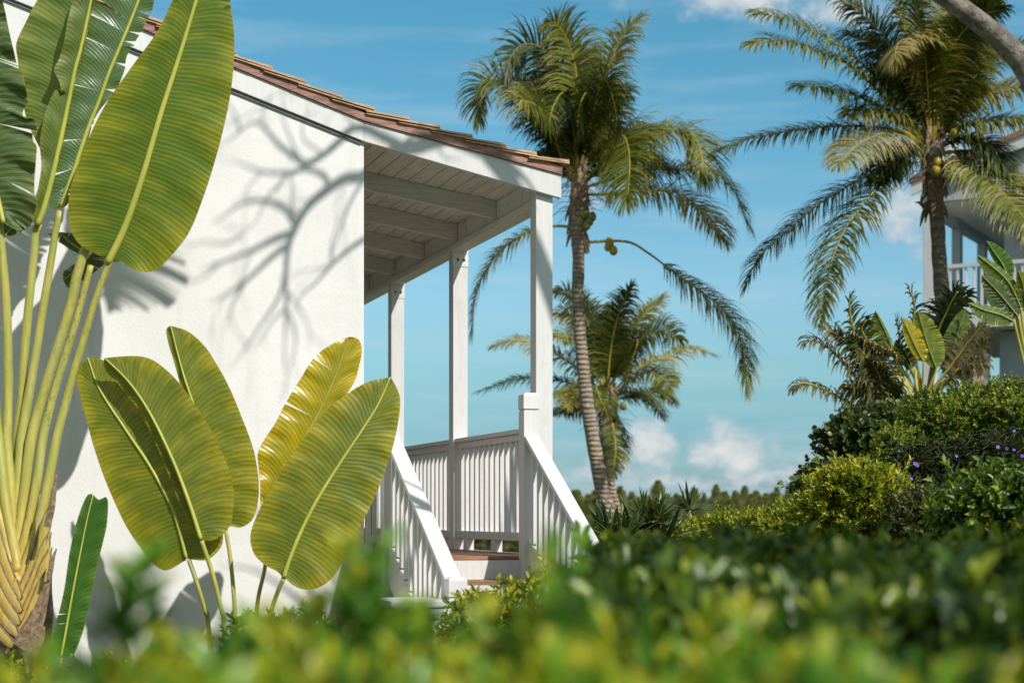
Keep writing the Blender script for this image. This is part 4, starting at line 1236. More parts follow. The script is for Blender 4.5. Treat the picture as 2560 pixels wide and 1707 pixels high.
def palm(label, crop, D, fronds, trunk, L, nuts, bark, seed, base=None, w=.031, fr=None, group='coconut palms', n=128, droop=.66):
    rs = random.Random(seed)
    tps = [P(*(cv(crop, x, y) + (D + dd,))) for x, y, dd, _ in trunk]
    b = tps[-1]
    g = gz(b.x, b.y)
    if b.z > g: tps.append(Vector((b.x + .1, b.y, g - .2)))
    root = thing('coconut_palm', (tps[-1].x, tps[-1].y, g), label, "palm", group)
    ws = [t[3] * CROPS[crop][2] * D / K / 2 for t in trunk]
    while len(ws) < len(tps): ws.append(ws[-1] * 1.15)
    n_ = 46
    pp = smoothpath(tps, n_)
    L_ = [0]
    for a, c in zip(tps, tps[1:]): L_.append(L_[-1] + (c - a).length)
    rads = [float(np.interp(i / (n_ - 1) * L_[-1], L_, ws)) * (1 + .035 * math.sin(i * 2.1) + rs.uniform(-.02, .02)) for i in range(n_)]
    mb = MB(); mb.tube(pp, rads, 14, wob=.06)
    mb.build('trunk', M[bark], root, smooth=True)
    for i, fdef in enumerate(fronds):
        pts, opt = fdef if isinstance(fdef, tuple) and isinstance(fdef[1], dict) else (fdef, {})
        opt = dict(opt)
        off = opt.pop('off', rs.uniform(-1.0, 1.0) if i % 2 else rs.uniform(-1.3, .3))
        cr_ = opt.pop('c', crop)
        m = len(pts)
        q = [P(*(cv(cr_, x, y) + (D + off * (k / (m - 1)) ** 1.3,))) for k, (x, y) in enumerate(pts)]
        lf = opt.pop('L', 1.0)
        frond(root, q, L * lf * rs.uniform(.9, 1.1), seed=seed * 100 + i, w=w, **{**dict(n=n, droop=droop), **opt})
    # fibre and old leaf bases round the crown
    top = tps[0]
    mb = MB()
    for i in range(64):
        a = rs.uniform(0, 6.283)
        p = top + Vector((math.cos(a) * ws[0] * .8, math.sin(a) * ws[0] * .8, rs.uniform(-1.0, .3)))
        d = Vector((math.cos(a) * .35, math.sin(a) * .35, rs.choice((-1, -1, 1)) * rs.uniform(.4, 1.0))).normalized()
        ln = rs.uniform(.10, .26)
        mb.tube(smoothpath([p, p + d * ln * .5, p + d * ln + Vector((0, 0, -.08))], 5), [.045, .04, .03, .02, .008], 6, flat=.5)
    mb.build('fibre', M['fibre'], root)
    mb = MB()
    for i in range(60):
        a = rs.uniform(0, 6.283)
        p = top + Vector((math.cos(a) * ws[0], math.sin(a) * ws[0], rs.uniform(-.5, .1)))
        e = p + Vector((math.cos(a) * rs.uniform(.15, .5), math.sin(a) * rs.uniform(.15, .5), rs.uniform(-.35, .1)))
        mb.tube([p, p.lerp(e, .5) + Vector((0, 0, .06)), e], [.006, .005, .003], 4)
    mb.build('flower_stalk', M['fibre'], root)
    for x, y, cr_, mt in nuts:
        p = P(*(cv(cr_, x, y) + (D - .35,)))
        mb = MB()
        r = rs.uniform(.058, .072)
        ax = Vector((rs.uniform(-.3, .3), rs.uniform(-.3, .3), 1)).normalized()
        prof = [(-1.25, .05), (-1.1, .5), (-.7, .88), (-.1, 1.0), (.5, .86), (.9, .52), (1.12, .14)]
        mb.tube([p + ax * (h * r) for h, _ in prof], [r * k_ for _, k_ in prof], 14)
        mb.build('coconut', M[mt], root, smooth=True)
    return root
D5 = lambda *p: list(p)
X6 = dict(c='d6')
palmA = palm("tall coconut palm with leaning ringed trunk right behind the porch post", 'd5', 26.0, [
    [(835, 1120), (800, 850), (740, 500), (660, 310), (560, 240), (470, 250), (405, 330), (390, 430)],
    [(825, 1130), (700, 800), (560, 620), (420, 510), (300, 465), (220, 490), (190, 600), (200, 720)],
    [(840, 1100), (850, 700), (835, 420), (790, 240), (740, 145), (690, 95), (650, 110)],
    [(850, 1100), (930, 760), (1030, 460), (1095, 280), (1160, 160), (1235, 85)],
    ([(830, 1150), (740, 970), (690, 800), (640, 700), (560, 630), (470, 600)], dict(tone=(.55, .75), off=-1.4)),
    ([(850, 1100), (870, 800), (880, 560), (855, 260)], dict(L=.55, tone=(.05, .3))),
    ([(850, 1100), (930, 760), (1000, 490), (1045, 500), (1090, 640), (1115, 800)], dict(off=-1.2)),
    ([(850, 1150), (950, 1010), (1060, 880), (1140, 835), (1180, 930), (1185, 1090), (1170, 1260)], dict(off=-1.5, tone=(.42, .6), L=1.2, n=150)),
    ([(860, 1150), (1080, 960), (1300, 850), (1500, 795), (1600, 830), (1655, 950), (1665, 1100)], dict(off=-.6, tone=(.4, .6), L=1.3, n=150)),
    ([(870, 1180), (1250, 1070), (1550, 1050), (1740, 1080), (1870, 1200), (1960, 1420)], dict(off=.6, L=1.2, n=150, tone=(.35, .6))),
    ([(870, 1220), (1080, 1215), (1330, 1195), (1500, 1210), (1620, 1290), (1720, 1380), (1790, 1500)], dict(off=-1.0, tone=(.72, .82), dry=.3, L=1.15, droop=.7, n=150)),
    ([(600, 60), (480, 50), (330, 90), (200, 190), (130, 300), (90, 420), (78, 580)], dict(c='d6', off=.3, dry=.5, tone=(.5, .65), L=.85, droop=.8)),
    ([(610, 130), (830, 125), (940, 180), (1060, 270), (1200, 370), (1330, 480), (1400, 620), (1422, 830)], dict(c='d6', off=-.5, dry=.5, tone=(.5, .65), L=1.1, bare=.36, droop=.8, n=150)),
    ([(830, 1100), (720, 760), (590, 560), (480, 500), (400, 560)], dict(off=.9, tone=(0, .2))),
    ([(835, 1100), (780, 700), (710, 520), (620, 440)], dict(off=.9, tone=(0, .2))),
    ([(835, 1100), (820, 780), (760, 560), (690, 640), (660, 760)], dict(off=-1.0, tone=(.05, .25))),
    ([(845, 1100), (850, 850), (860, 600), (800, 420), (730, 420)], dict(off=.5, tone=(.1, .3))),
    ([(850, 1100), (900, 800), (940, 560), (950, 290)], dict(off=.6, tone=(.1, .3), L=.6)),
    ([(855, 1130), (1000, 940), (1150, 840), (1290, 780), (1400, 800)], dict(off=.5, tone=(.3, .55), L=1.0)),
    ([(850, 1120), (940, 900), (1010, 700), (1100, 520), (1160, 560)], dict(off=.7, tone=(.1, .3))),
    ([(840, 1100), (850, 900), (890, 700), (900, 560), (860, 640), (840, 800)], dict(off=-1.3, tone=(.1, .4))),
    ([(825, 1150), (740, 1050), (640, 960), (540, 960)], dict(off=.3, tone=(.5, .7), L=.8)),
    ([(850, 1180), (1000, 1060), (1200, 960), (1330, 960), (1420, 1040)], dict(off=.8, tone=(.2, .5))),
], [(850, 1130, 0, 95), (855, 1300, 0, 115), (848, 1440, 0, 92), (852, 1625, 0, 80), (849, 1892, 0, 76), (865, 2158, 0, 80), (905, 2558, 0, 90), (972, 2958, 0, 95), (1025, 3224, 0, 104), (1054, 3357, 0, 110)], .80,
    [(890, 1345, 'd5', 'coconut_green'), (940, 1362, 'd5', 'coconut_green'), (860, 1400, 'd5', 'coconut_green'), (752, 128, 'd6', 'coconut'), (745, 152, 'd6', 'coconut'), (772, 168, 'd6', 'coconut'), (905, 1420, 'd5', 'coconut_green'), (925, 1395, 'd5', 'coconut_green')], 'palm_bark', 2)
palmB = palm("shorter coconut palm partly hidden behind the leaning palm trunk", 'd6', 31.0, [
    [(740, 860), (760, 640), (800, 470), (860, 345)], [(750, 850), (830, 640), (900, 510), (1005, 405)],
    ([(750, 860), (850, 660), (930, 590), (1020, 560), (1105, 605)], dict(off=-1)), [(755, 870), (900, 745), (1050, 680), (1150, 645), (1262, 680)],
    ([(755, 880), (880, 790), (970, 760), (1030, 800), (1040, 850)], dict(off=-1.2, tone=(.5, .7))), [(760, 900), (900, 880), (1000, 855), (1055, 905)],
    ([(740, 880), (660, 740), (570, 600), (490, 595)], dict(off=-.8, tone=(.5, .7))), [(735, 900), (600, 830), (450, 800), (300, 795), (118, 858)],
    [(735, 880), (560, 720), (400, 640), (300, 605), (190, 635)], [(740, 860), (650, 540), (570, 390), (490, 370)], [(740, 850), (700, 560), (630, 420)],
    ([(745, 930), (768, 1020), (782, 1130), (770, 1260)], dict(off=-.8, tone=(.4, .6), L=.8)), ([(735, 900), (640, 850), (580, 880), (550, 930)], dict(off=-1, tone=(.6, .8))),
    [(735, 910), (600, 930), (510, 960)], ([(750, 860), (830, 690), (890, 610), (860, 720), (830, 830)], dict(off=-1.5, tone=(.5, .7))), [(745, 850), (775, 620), (760, 450)],
    [(735, 870), (600, 520), (485, 480)], [(750, 900), (860, 860), (960, 900), (1000, 970)], ([(740, 900), (690, 830), (700, 880), (740, 960)], dict(off=-1.5, tone=(.5, .7))), [(740, 900), (620, 860), (500, 870)],
], [(745, 900, 0, 70), (738, 980, 0, 60), (735, 1100, 0, 42), (742, 1200, 0, 40), (765, 1350, 0, 44), (790, 1480, 0, 50)], .60, [(820, 930, 'd6', 'coconut_green')], 'palm_bark', 3, w=.031, n=100)
palmC = palm("big coconut palm with yellow nuts in front of the distant balcony house", 'c6', 24.0, [
    ([(985, 640), (830, 470), (640, 290), (470, 215), (330, 175), (200, 195)], dict(off=-1.0, tone=(.45, .65), dry=.3)),
    [(980, 620), (780, 370), (610, 215), (460, 125), (350, 80), (235, 60)], [(975, 640), (800, 490), (610, 400), (415, 372)],
    [(975, 640), (820, 565), (620, 550), (410, 565), (200, 605), (60, 655)], ([(980, 650), (860, 575), (770, 585), (660, 640), (590, 720)], dict(off=-1.8, tone=(.75, .85), droop=.6)),
    ([(980, 670), (860, 690), (700, 770), (500, 890), (350, 1020), (240, 1120), (190, 1230)], dict(dry=.3, tone=(.1, .3))),
    ([(980, 690), (840, 740), (720, 860), (620, 990), (560, 1130), (525, 1280), (515, 1390)], dict(off=-1.2, dry=.3, tone=(.45, .65))),
    ([(1000, 690), (1080, 660), (1160, 725), (1270, 810), (1370, 920), (1460, 1040)], dict(off=-1.6, tone=(.6, .75), L=1.1)),
    [(1000, 680), (1120, 660), (1240, 700), (1370, 790), (1510, 900)], ([(1010, 660), (1120, 560), (1280, 525), (1460, 520)], dict(off=-.8, tone=(.5, .7))),
    ([(1010, 650), (1130, 470), (1290, 395), (1460, 350)], dict(off=-.8, tone=(.5, .7))), [(1005, 640), (1090, 380), (1200, 260), (1400, 180)],
    ([(1000, 640), (1000, 330), (960, 210), (900, 170), (845, 190), (830, 260)], dict(off=-1.9, tone=(.75, .88), droop=.55)),
    [(990, 620), (910, 250), (840, 20), (780, -150)], [(990, 620), (960, 220), (910, -60)], [(1000, 620), (1020, 220), (1030, -110)],
    [(985, 620), (800, 190), (670, 50), (575, -15)], [(1000, 620), (1110, 220), (1200, 10), (1290, -80)], [(985, 620), (870, 330), (730, 190), (640, 150)],
    [(1000, 620), (1070, 320), (1140, 160), (1180, -20)], ([(990, 640), (900, 420), (820, 300), (760, 330)], dict(tone=(0, .2))), ([(1005, 640), (1080, 450), (1150, 350), (1180, 420)], dict(tone=(.2, .5))),
    [(1005, 650), (1150, 600), (1250, 640), (1300, 720)], ([(985, 660), (900, 640), (820, 690), (790, 760)], dict(tone=(0, .2))),
    [(985, 640), (850, 520), (720, 480), (640, 500)], [(1000, 630), (1060, 260), (1180, 90), (1300, 40)],
], [(1000, 620, 0, 80), (1000, 760, 0, 78), (1008, 860, 0, 68), (1018, 1000, 0, 62), (1030, 1200, 0, 64), (1050, 1380, 0, 72), (1095, 1520, 0, 84), (1170, 1660, 0, 100)], .78,
    [(1090, 580, 'c6', 'coconut'), (1015, 705, 'c6', 'coconut'), (1075, 720, 'c6', 'coconut'), (1010, 742, 'c6', 'coconut'), (1066, 770, 'c6', 'coconut')], 'palm_bark_dark', 4)

# ------------------------------------------------------------------ fan palms and paddle plants beyond the bushes
c7_ = lambda *p: cvs('d7', *p)
DF = 19.5
fp = thing('fan_palm', P(2300, 1010, DF).xy.to_3d() + Vector((0, 0, gz(5, DF))), "ragged fan palm with bright torn paddle leaves behind the tall hedge", "palm")
def edges_of(mid, wl, wr):
    m = [Vector((x, y, 0)) for x, y in mid]
    n = 12
    q = smoothpath(m, n)
    Lf, Rt = [], []
    for i in range(n):
        T = (q[min(i + 1, n - 1)] - q[max(i - 1, 0)]).normalized()
        nrm = Vector((T.y, -T.x, 0))
        s = i / (n - 1)
        pr = (math.sin(math.pi * min(1, s * 1.25 + .02) ** .8) if s < .5 else math.cos((s - .5) * math.pi) ** .7 if s < 1 else 0)
        pr = max(0, math.sin(math.pi * s ** .8)) ** .6 if 0 < s < 1 else 0
        Lf.append((q[i].x + nrm.x * wl * pr, q[i].y + nrm.y * wl * pr)); Rt.append((q[i].x - nrm.x * wr * pr, q[i].y - nrm.y * wr * pr))
    return Lf, Rt
def paddle(root, mid, wl, wr, d, mat, tears, base, seed, kl=.3, kr=.3, gap=.4, sag=.15):
    Lf, Rt = edges_of(mid, wl, wr)
    traced_leaf(root, mid, Lf, Rt, d, d - .1, kl, kr, mat, N=36, MM=4, tl=tears, tr=tears, gap=gap, sag=sag, seed=seed, rib=(.007, .003), ribmat='stalk_green',
                stalk=([base + (d + .1,), ((base[0] + mid[0][0]) / 2 + 2, (base[1] + mid[0][1]) / 2, d + .05), mid[0] + (d,)], .02, .012))
base2 = cv('d7', 1160, 1290)
paddle(fp, c7_((930, 850), (905, 740), (850, 610), (780, 465)), 150 * .2934, 20 * .2934, DF, 'pad_yg', 3, base2, 51)
paddle(fp, c7_((1300, 960), (1240, 800), (1190, 640), (1140, 465)), 90 * .2934, 150 * .2934, DF - .1, 'pad_yg', 8, base2, 52)
paddle(fp, c7_((1190, 900), (1130, 790), (1060, 640), (1000, 520)), 60 * .2934, 110 * .2934, DF - .2, 'pad_yel', 10, base2, 53, sag=.4)
paddle(fp, c7_((1370, 1000), (1420, 850), (1480, 650), (1550, 440)), 120 * .2934, 130 * .2934, DF + .1, 'pad_gr', 8, base2, 54)
paddle(fp, c7_((1000, 940), (980, 840), (960, 720)), 60 * .2934, 90 * .2934, DF + .3, 'pad_gr', 6, base2, 55)
paddle(fp, c7_((1090, 960), (1060, 860), (1010, 780)), 80 * .2934, 80 * .2934, DF + .3, 'pad_dk', 6, base2, 56)
mb = MB()
mb.tube(smoothpath([P(*(cv('d7', 1160, 1420) + (DF + .1,))), P(*(cv('d7', 1155, 1260) + (DF + .1,))), P(*(cv('d7', 1150, 1180) + (DF + .1,)))], 10), [.20, .22, .25, .26, .26, .25, .24, .24, .25, .26], 12, flat=.5)
mb.build('trunk', M['stalk'], fp, smooth=True)
for x, y in ((905, 930), (950, 930), (990, 960), (1040, 980), (1120, 960)):
    mb = MB()
    mb.tube(smoothpath([P(*(base2 + (DF - .05,))), P(*(cv('d7', (x + 1150) / 2 - 10, 1110) + (DF - .05,))), P(*(cv('d7', x, y) + (DF,)))], 10), [.03 - .0012 * i for i in range(10)], 7)
    mb.build('stalk', M['stalk'], fp, smooth=True)
fr7 = lambda root, pts, d, **k: frond(root, [P(*(cv('d7', x, y) + (d - .3 * i / len(pts),))) for i, (x, y) in enumerate(pts)], rr=(.03, .010), **k)
for i, (pts, o_) in enumerate((
        ([(1180, 1200), (1100, 700), (1110, 420), (1070, 290)], dict(L=.42, mat='frond', tone=(0, .15), w=.035, bare=.35)),
        ([(1200, 1200), (1010, 820), (980, 650), (960, 560)], dict(L=.4, mat='frond', tone=(0, .15), w=.035, bare=.35)),
        ([(1220, 1200), (1450, 900), (1600, 700), (1720, 560)], dict(L=.42, mat='frond_dry', tone=(.7, .95), w=.05, droop=.9, bare=.3)),
        ([(1220, 1200), (1500, 950), (1660, 780), (1740, 640)], dict(L=.42, mat='frond_dry', tone=(.5, .8), w=.05, droop=.9, bare=.3)),
        ([(1230, 1200), (1560, 960), (1650, 900), (1700, 960)], dict(L=.35, mat='frond_dry', tone=(.5, .8), w=.05, droop=.9, bare=.3)),
        ([(1220, 1200), (1300, 700), (1400, 450), (1480, 300)], dict(L=.45, mat='frond', tone=(0, .1), w=.05, bare=.3)),
        ([(1230, 1200), (1350, 700), (1450, 420), (1560, 330)], dict(L=.45, mat='frond', tone=(0, .15), w=.05, bare=.3)))):
    fr7(fp, pts, DF + (.35 if i < 2 or i > 4 else -.1), n=30, seed=600 + i, name='torn_leaf', **o_)
rp = thing('fan_palm', P(2185, 1030, 18.6).xy.to_3d() + Vector((0, 0, gz(4.1, 18.6))), "wind torn brown fan palm with drooping shredded leaves leaning left", "palm")
for i, (pts, o_) in enumerate((
        ([(770, 1480), (690, 1370), (600, 1290), (450, 1190), (280, 1110), (150, 1080), (85, 1130)], dict(L=.34, tone=(.25, .5), droop=1.0, bare=.28)),
        ([(780, 1480), (740, 1300), (640, 1080), (500, 900), (360, 770), (240, 715), (185, 745)], dict(L=.40, tone=(.2, .45), droop=1.0, bare=.3)),
        ([(790, 1480), (770, 1200), (690, 950), (560, 770), (430, 660), (345, 620)], dict(L=.42, tone=(.15, .45), droop=1.0, bare=.3)),
        ([(800, 1480), (960, 900), (850, 790), (700, 720), (560, 660), (440, 630)], dict(L=.30, tone=(.75, 1.0), droop=1.2, bare=.45)),
        ([(790, 1480), (760, 1150), (680, 850), (600, 640), (560, 480), (560, 350)], dict(L=.38, tone=(.0, .3), mat='frond', droop=.5, bare=.4)),
        ([(800, 1480), (800, 1200), (760, 1000), (700, 860), (640, 790)], dict(L=.40, tone=(.4, .7), droop=1.2, bare=.3)),
        ([(810, 1480), (840, 1200), (820, 1050), (760, 920), (720, 880)], dict(L=.42, tone=(.1, .35), droop=1.0, bare=.25)),
        ([(810, 1480), (880, 1250), (890, 1080), (830, 950), (790, 900)], dict(L=.40, tone=(.0, .25), mat='frond', droop=.9, bare=.25)),
        ([(800, 1480), (780, 1300), (700, 1180), (600, 1120), (500, 1110)], dict(L=.36, tone=(.2, .5), droop=1.2, bare=.25)),
        ([(800, 1480), (740, 900), (690, 700), (660, 620), (700, 540)], dict(L=.36, tone=(.0, .3), mat='frond', droop=.8, bare=.45)),
        ([(815, 1480), (900, 1300), (960, 1180), (1000, 1100)], dict(L=.3, tone=(.0, .3), mat='frond', droop=.8, bare=.4)))):
    fr7(rp, pts, 18.6, n=30, seed=700 + i, w=.036, name='torn_leaf', **{**dict(mat='frond_dry'), **o_})
mb = MB()
mb.tube(smoothpath([P(*(cv('d7', 830, 1600) + (18.7,))), P(*(cv('d7', 810, 1480) + (18.7,))), P(*(cv('d7', 790, 1330) + (18.7,)))], 8), [.13, .13, .12, .11, .1, .09, .08, .06], 10)
mb.build('trunk', M['stalk'], rp, smooth=True)
# plant at the right edge of the frame
ep = thing('paddle_plant', P(2560, 1000, 15.5).xy.to_3d() + Vector((0, 0, gz(4.8, 15.5))), "upright plant with one shiny bright green rolled leaf at the right edge", "plant")
c6_ = lambda *p: cvs('c6', *p)
be = cv('c6', 1420, 1720)
def pad6(mid, wl, wr, mat, tears, seed, d=15.5, **k): paddle(ep, c6_(*mid), wl * .574, wr * .574, d, mat, tears, be, seed, **k)
pad6([(1330, 1220), (1300, 1150), (1265, 1100), (1232, 1050)], 25, 45, 'pad_young', 0, 61)
pad6([(1380, 1340), (1340, 1250), (1290, 1190), (1190, 1110)], 60, 35, 'pad_gr', 6, 62, sag=.4)
pad6([(1370, 1380), (1330, 1330), (1270, 1260), (1210, 1200)], 60, 60, 'pad_dk', 8, 63, sag=.5)
pad6([(1400, 1330), (1390, 1240), (1370, 1180)], 40, 60, 'pad_yg', 4, 64)
pad6([(1350, 1400), (1290, 1370), (1220, 1350), (1150, 1320)], 45, 45, 'pad_gr', 8, 65, sag=.5)
pad6([(1410, 1350), (1400, 1280), (1430, 1200)], 40, 60, 'pad_gr', 4, 66)

# ------------------------------------------------------------------ distant balcony house
O2 = P(2308, HY, 36.0)
U2 = Vector((.872, -.49, 0)); V2 = Vector((.49, .872, 0))
def B2(u, v, z):
    p = O2 + U2 * u + V2 * v
    return Vector((p.x, p.y, z))
h2 = thing('balcony_house', B2(3, 4, gz(12, 38)), "pale grey two storey house with railed balcony behind the palms", "house")
zr2 = lambda u: 8.62 + .33 * (u + .2)
FL = 5.72
mb = MB()
mb.prism(B2, [(1.4, FL + .02), (9, FL + .02), (9, 8.17), (1.4, 8.17)], 1.5, 9)
mb.prism(B2, [(1.5, 2.0), (9, 2.0), (9, FL - .35), (1.5, FL - .35)], .6, 9)
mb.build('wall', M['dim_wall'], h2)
mb = MB()
mb.prism(B2, [(.0, 8.20), (5, 8.20), (5, zr2(5) - .02), (0, zr2(0) - .02)], -.02, .06)
mb.build('gable_board', M['shade_grey'], h2)
mb = MB()
mb.prism(B2, [(-.25, zr2(-.25)), (5, zr2(5)), (5, zr2(5) + .12), (-.25, zr2(-.25) + .12)], -.25, 9.2)
mb.prism(B2, [(5, zr2(5)), (10, zr2(0)), (10, zr2(0) + .12), (5, zr2(5) + .12)], -.25, 9.2)
mb.build('roof', M['copper'], h2)
mb = MB()
mb.prism(B2, [(-.22, zr2(-.22) - .26), (5, zr2(5) - .26), (5, zr2(5) - .003), (-.22, zr2(-.22) - .003)], -.2, -.14)
mb.build('fascia_board', M['white'], h2)
mb = MB(); mb.box(B2, .02, 5, .07, 9, 8.18, 8.21)
mb.build('porch_ceiling', M['whitebeam'], h2)
mb = MB(); mb.box(B2, .0, .22, .25, 9, 8.0, 8.175)
mb.build('header', M['shade_grey'], h2)
for v in (0, 2.4, 4.8):
    mb = MB(); mb.box(B2, 0, .24 if v == 0 else .2, v, v + .24, 3.0 if v == 0 else FL, 8.19 if v == 0 else 7.995)
    mb.build('post', M['white'] if v == 0 else M['shade_grey'], h2, bevel=.01)
mb = MB(); mb.box(B2, -.1, 9, -.12, 7, FL - .32, FL - .03)
mb.build('balcony_floor', M['white'], h2, bevel=.01)
mb = MB(); mb.box(B2, 1.15, 1.33, .3, .48, 2.0, FL - .33)
mb.build('post', M['shade_grey'], h2)
for u, w, z0, z1, nm in ((1.9, .95, FL + .03, FL + 2.1, 'door'), (3.3, 1.1, FL + .9, FL + 2.1, 'window')):
    mb = MB(); mb.box(B2, u, u + w, 1.46, 1.499, z0, z1)
    fr_ = mb.build(nm, M['white'], h2)
    mb = MB(); mb.box(B2, u + .1, u + w - .1, 1.452, 1.459, z0 + .12, z1 - .1)
    mb.build('pane', M['metal'], fr_)
mb = MB(); mb.box(B2, .25, 4.5, .03, .13, 6.74, 6.82)
rl = mb.build('railing', M['white'], h2)
mb = MB(); mb.box(B2, .25, 4.5, .04, .12, FL + .1, FL + .18)
mb.build('bottom_rail', M['white'], rl)
for i in range(24):
    u = .36 + i * .172
    mb = MB(); mb.box(B2, u, u + .05, .055, .105, FL + .18, 6.74)
    mb.build('baluster', M['white'], rl)

# ------------------------------------------------------------------ far pines
def pine_tree(h, seed):
    rs = random.Random(seed)
    root = bpy.data.objects.new('pine_tree', None)
    COL.objects.link(root)
    mb = MB(); mb.tube(smoothpath([Vector((0, 0, -.5)), Vector((.05, 0, h * .5)), Vector((0, 0, h * .97))], 8), [.16 - .018 * i for i in range(8)], 7)
    mb.build('trunk', M['twig'], root)
    n = 2600
    dz = h * rng.random(n) ** 1.7
    z = h - dz
    rad = .015 + (.24 + .26 * np.sin(dz * rs.uniform(3, 5) + rs.random() * 6) ** 2) * dz ** 1.15
    a = rng.random(n) * 6.283
    rr = rad * (rng.random(n) ** .5)
    p = np.stack([np.cos(a) * rr, np.sin(a) * rr, z], 1)
    d = np.stack([np.cos(a), np.sin(a), 1.0 + 1.6 * np.exp(-dz * 1.5) + rng.normal(0, .4, n)], 1)
    tp_ = [sprig(6, .15, .018, .15, rs, ang=35) for _ in range(3)]
    np_mesh('crown', *scatter(p, d, tp_, .7, 1.3, .1, .6), M['pine'], root)
    return root
protos = [pine_tree(9, s) for s in (1, 2, 3, 4, 5)]
def copy_tree(o):
    c = o.copy(); COL.objects.link(c)
    for ch in o.children:
        d = ch.copy(); COL.objects.link(d); d.parent = c
    return c
rs = random.Random(8)
PINE_TOP = [(1360, 1258), (1410, 1268), (1440, 1240), (1500, 1268), (1525, 1245), (1572, 1266), (1640, 1266), (1675, 1266), (1725, 1266), (1755, 1268), (1815, 1266), (1845, 1266), (1895, 1266), (1925, 1268), (1380, 1245), (1425, 1250), (1470, 1262), (1510, 1240), (1550, 1230), (1580, 1248), (1610, 1252), (1645, 1214), (1668, 1246), (1700, 1250), (1735, 1232), (1760, 1244), (1790, 1223), (1812, 1240), (1838, 1238), (1862, 1226), (1890, 1238), (1915, 1244), (1942, 1229), (1975, 1262), (2010, 1270), (2045, 1272),
            (1400, 1262), (1448, 1270), (1490, 1258), (1530, 1258), (1565, 1262), (1597, 1266), (1630, 1256), (1655, 1262), (1684, 1262), (1717, 1256), (1748, 1262), (1775, 1258), (1803, 1262), (1826, 1258), (1850, 1256), (1876, 1260), (1902, 1262), (1930, 1262), (1958, 1268), (1992, 1276),
            (1320, 1262), (1290, 1270), (1250, 1266), (1210, 1272), (1170, 1262), (1120, 1270), (1060, 1266), (1000, 1268)]
PINE_TOP += [(rs.uniform(1120, 2090), rs.uniform(1236, 1268)) for _ in range(110)]
for i, (px, py) in enumerate(PINE_TOP):
    D = rs.uniform(96, 112) + (8 if i > 21 else 0)
    x = (px - CX) / K * D
    g = gz(x, D)
    top = EYE + (HY - py + 7) / K * D
    o = protos[i] if i < 5 else copy_tree(protos[rs.randrange(5)])
    o.location = (x, D, g)
    h = (top - g) / 9.0
    w_ = h * rs.uniform(1.0, 1.9)
    o.scale = (w_, w_, h)
    o.rotation_euler = (0, 0, rs.uniform(0, 6.28))
    tag(o, "feathery pine in the far treeline under the low clouds", "tree", "pines in the far treeline")

# ------------------------------------------------------------------ leaning bare tree that throws the branch shadows
lt = thing('leaning_tree', (5.6, 8.9, gz(5.6, 8.9)), "grey barked tree leaning in across the upper right corner", "tree")
mb = MB()
lean = [Vector((5.7, 8.95, -.2)), Vector((5.1, 8.95, .9)), Vector((4.3, 9.0, 2.0)), P(2500, 330, 9.0), P(2590, 260, 9.0)]
lean = [Vector((4.9, 8.9, -.2)), Vector((4.35, 8.95, 1.2)), P(2860, 720, 9.0), P(2680, 400, 9.0), P(2560, 168, 9.0), P(2500, 100, 9.0), P(2440, 50, 9.0), P(2374, 0, 9.0), P(2270, -70, 8.95), P(2130, -170, 8.9), P(2040, -330, 8.9)]
n = 60
pp = smoothpath(lean, n)
mb.tube(pp, [.115 - .075 * i / (n - 1) for i in range(n)], 16, wob=.12)
def wallpt(px, py): return B(pu(px), -.02, pz(px, py))
TF = .80
def limb(pts, r0, r1, t0, t1, n=26, k=8):
    """branch from points where its shadow meets the wall, lifted towards the sun; side twigs sprout along it"""
    m = len(pts)
    q = [wallpt(*cv('c3', *p)) + S * TF * (t0 + (t1 - t0) * i / (m - 1)) for i, p in enumerate(pts)]
    s = smoothpath(q, n)
    rs_ = random.Random(int(pts[-1][0] * 7 + pts[-1][1]))
    mb.tube(s, [1.05 * (1 - .75 * (i / (n - 1)) ** 5) * (r0 + (r1 - r0) * (i / (n - 1)) ** .8) * (1 + rs_.uniform(-.06, .06)) for i in range(n)], k, wob=.1)
    for _ in range(max(1, int(m * .22))):
        i = rs_.randrange(n // 4, n - 1)
        T_ = (s[i + 1] - s[i]).normalized()
        d_ = (T_ * rs_.uniform(.3, 1) + Uu * rs_.uniform(-.8, .8) + Vector((0, 0, rs_.uniform(-.8, .8)))).normalized()
        L_ = rs_.uniform(.15, .55)
        r_ = rs_.uniform(.0025, .005)
        e1 = s[i] + d_ * L_ * .5 + Vector((0, 0, rs_.uniform(-.05, .05)))
        e2 = s[i] + d_ * L_ + Uu * rs_.uniform(-.12, .12) + Vector((0, 0, rs_.uniform(-.12, .08)))
        mb.tube(smoothpath([s[i], e1, e2], 9), [r_ * (1 - .07 * a_) for a_ in range(9)], 5)
        mb.tube(smoothpath([e1, e1.lerp(e2, .6) + Vector((rs_.uniform(-.1, .1), 0, rs_.uniform(-.12, .12)))], 5), [r_ * .6] * 5, 4)
    return s
root_pt = wallpt(*cv('c3', 1250, 560)) + S * 6.6 * TF
fork = [Vector((4.35, 8.95, 1.2)), Vector((4.4, 9.0, 3.2)), Vector((4.2, 9.3, 5.0)), Vector((3.4, 9.8, 6.5)), root_pt + Vector((.6, -.05, -.05)), root_pt]
fp_ = smoothpath(fork, 40)
mb.tube(fp_, [.13 - .075 * i / 39 for i in range(40)], 12, wob=.1)
limb([(1250, 560), (1080, 620), (950, 650), (780, 760), (680, 775), (590, 830), (500, 900), (440, 970), (395, 1060), (360, 1150), (345, 1300), (348, 1500), (340, 1700), (335, 1850)], .052, .010, 6.6, 8.6, 50)
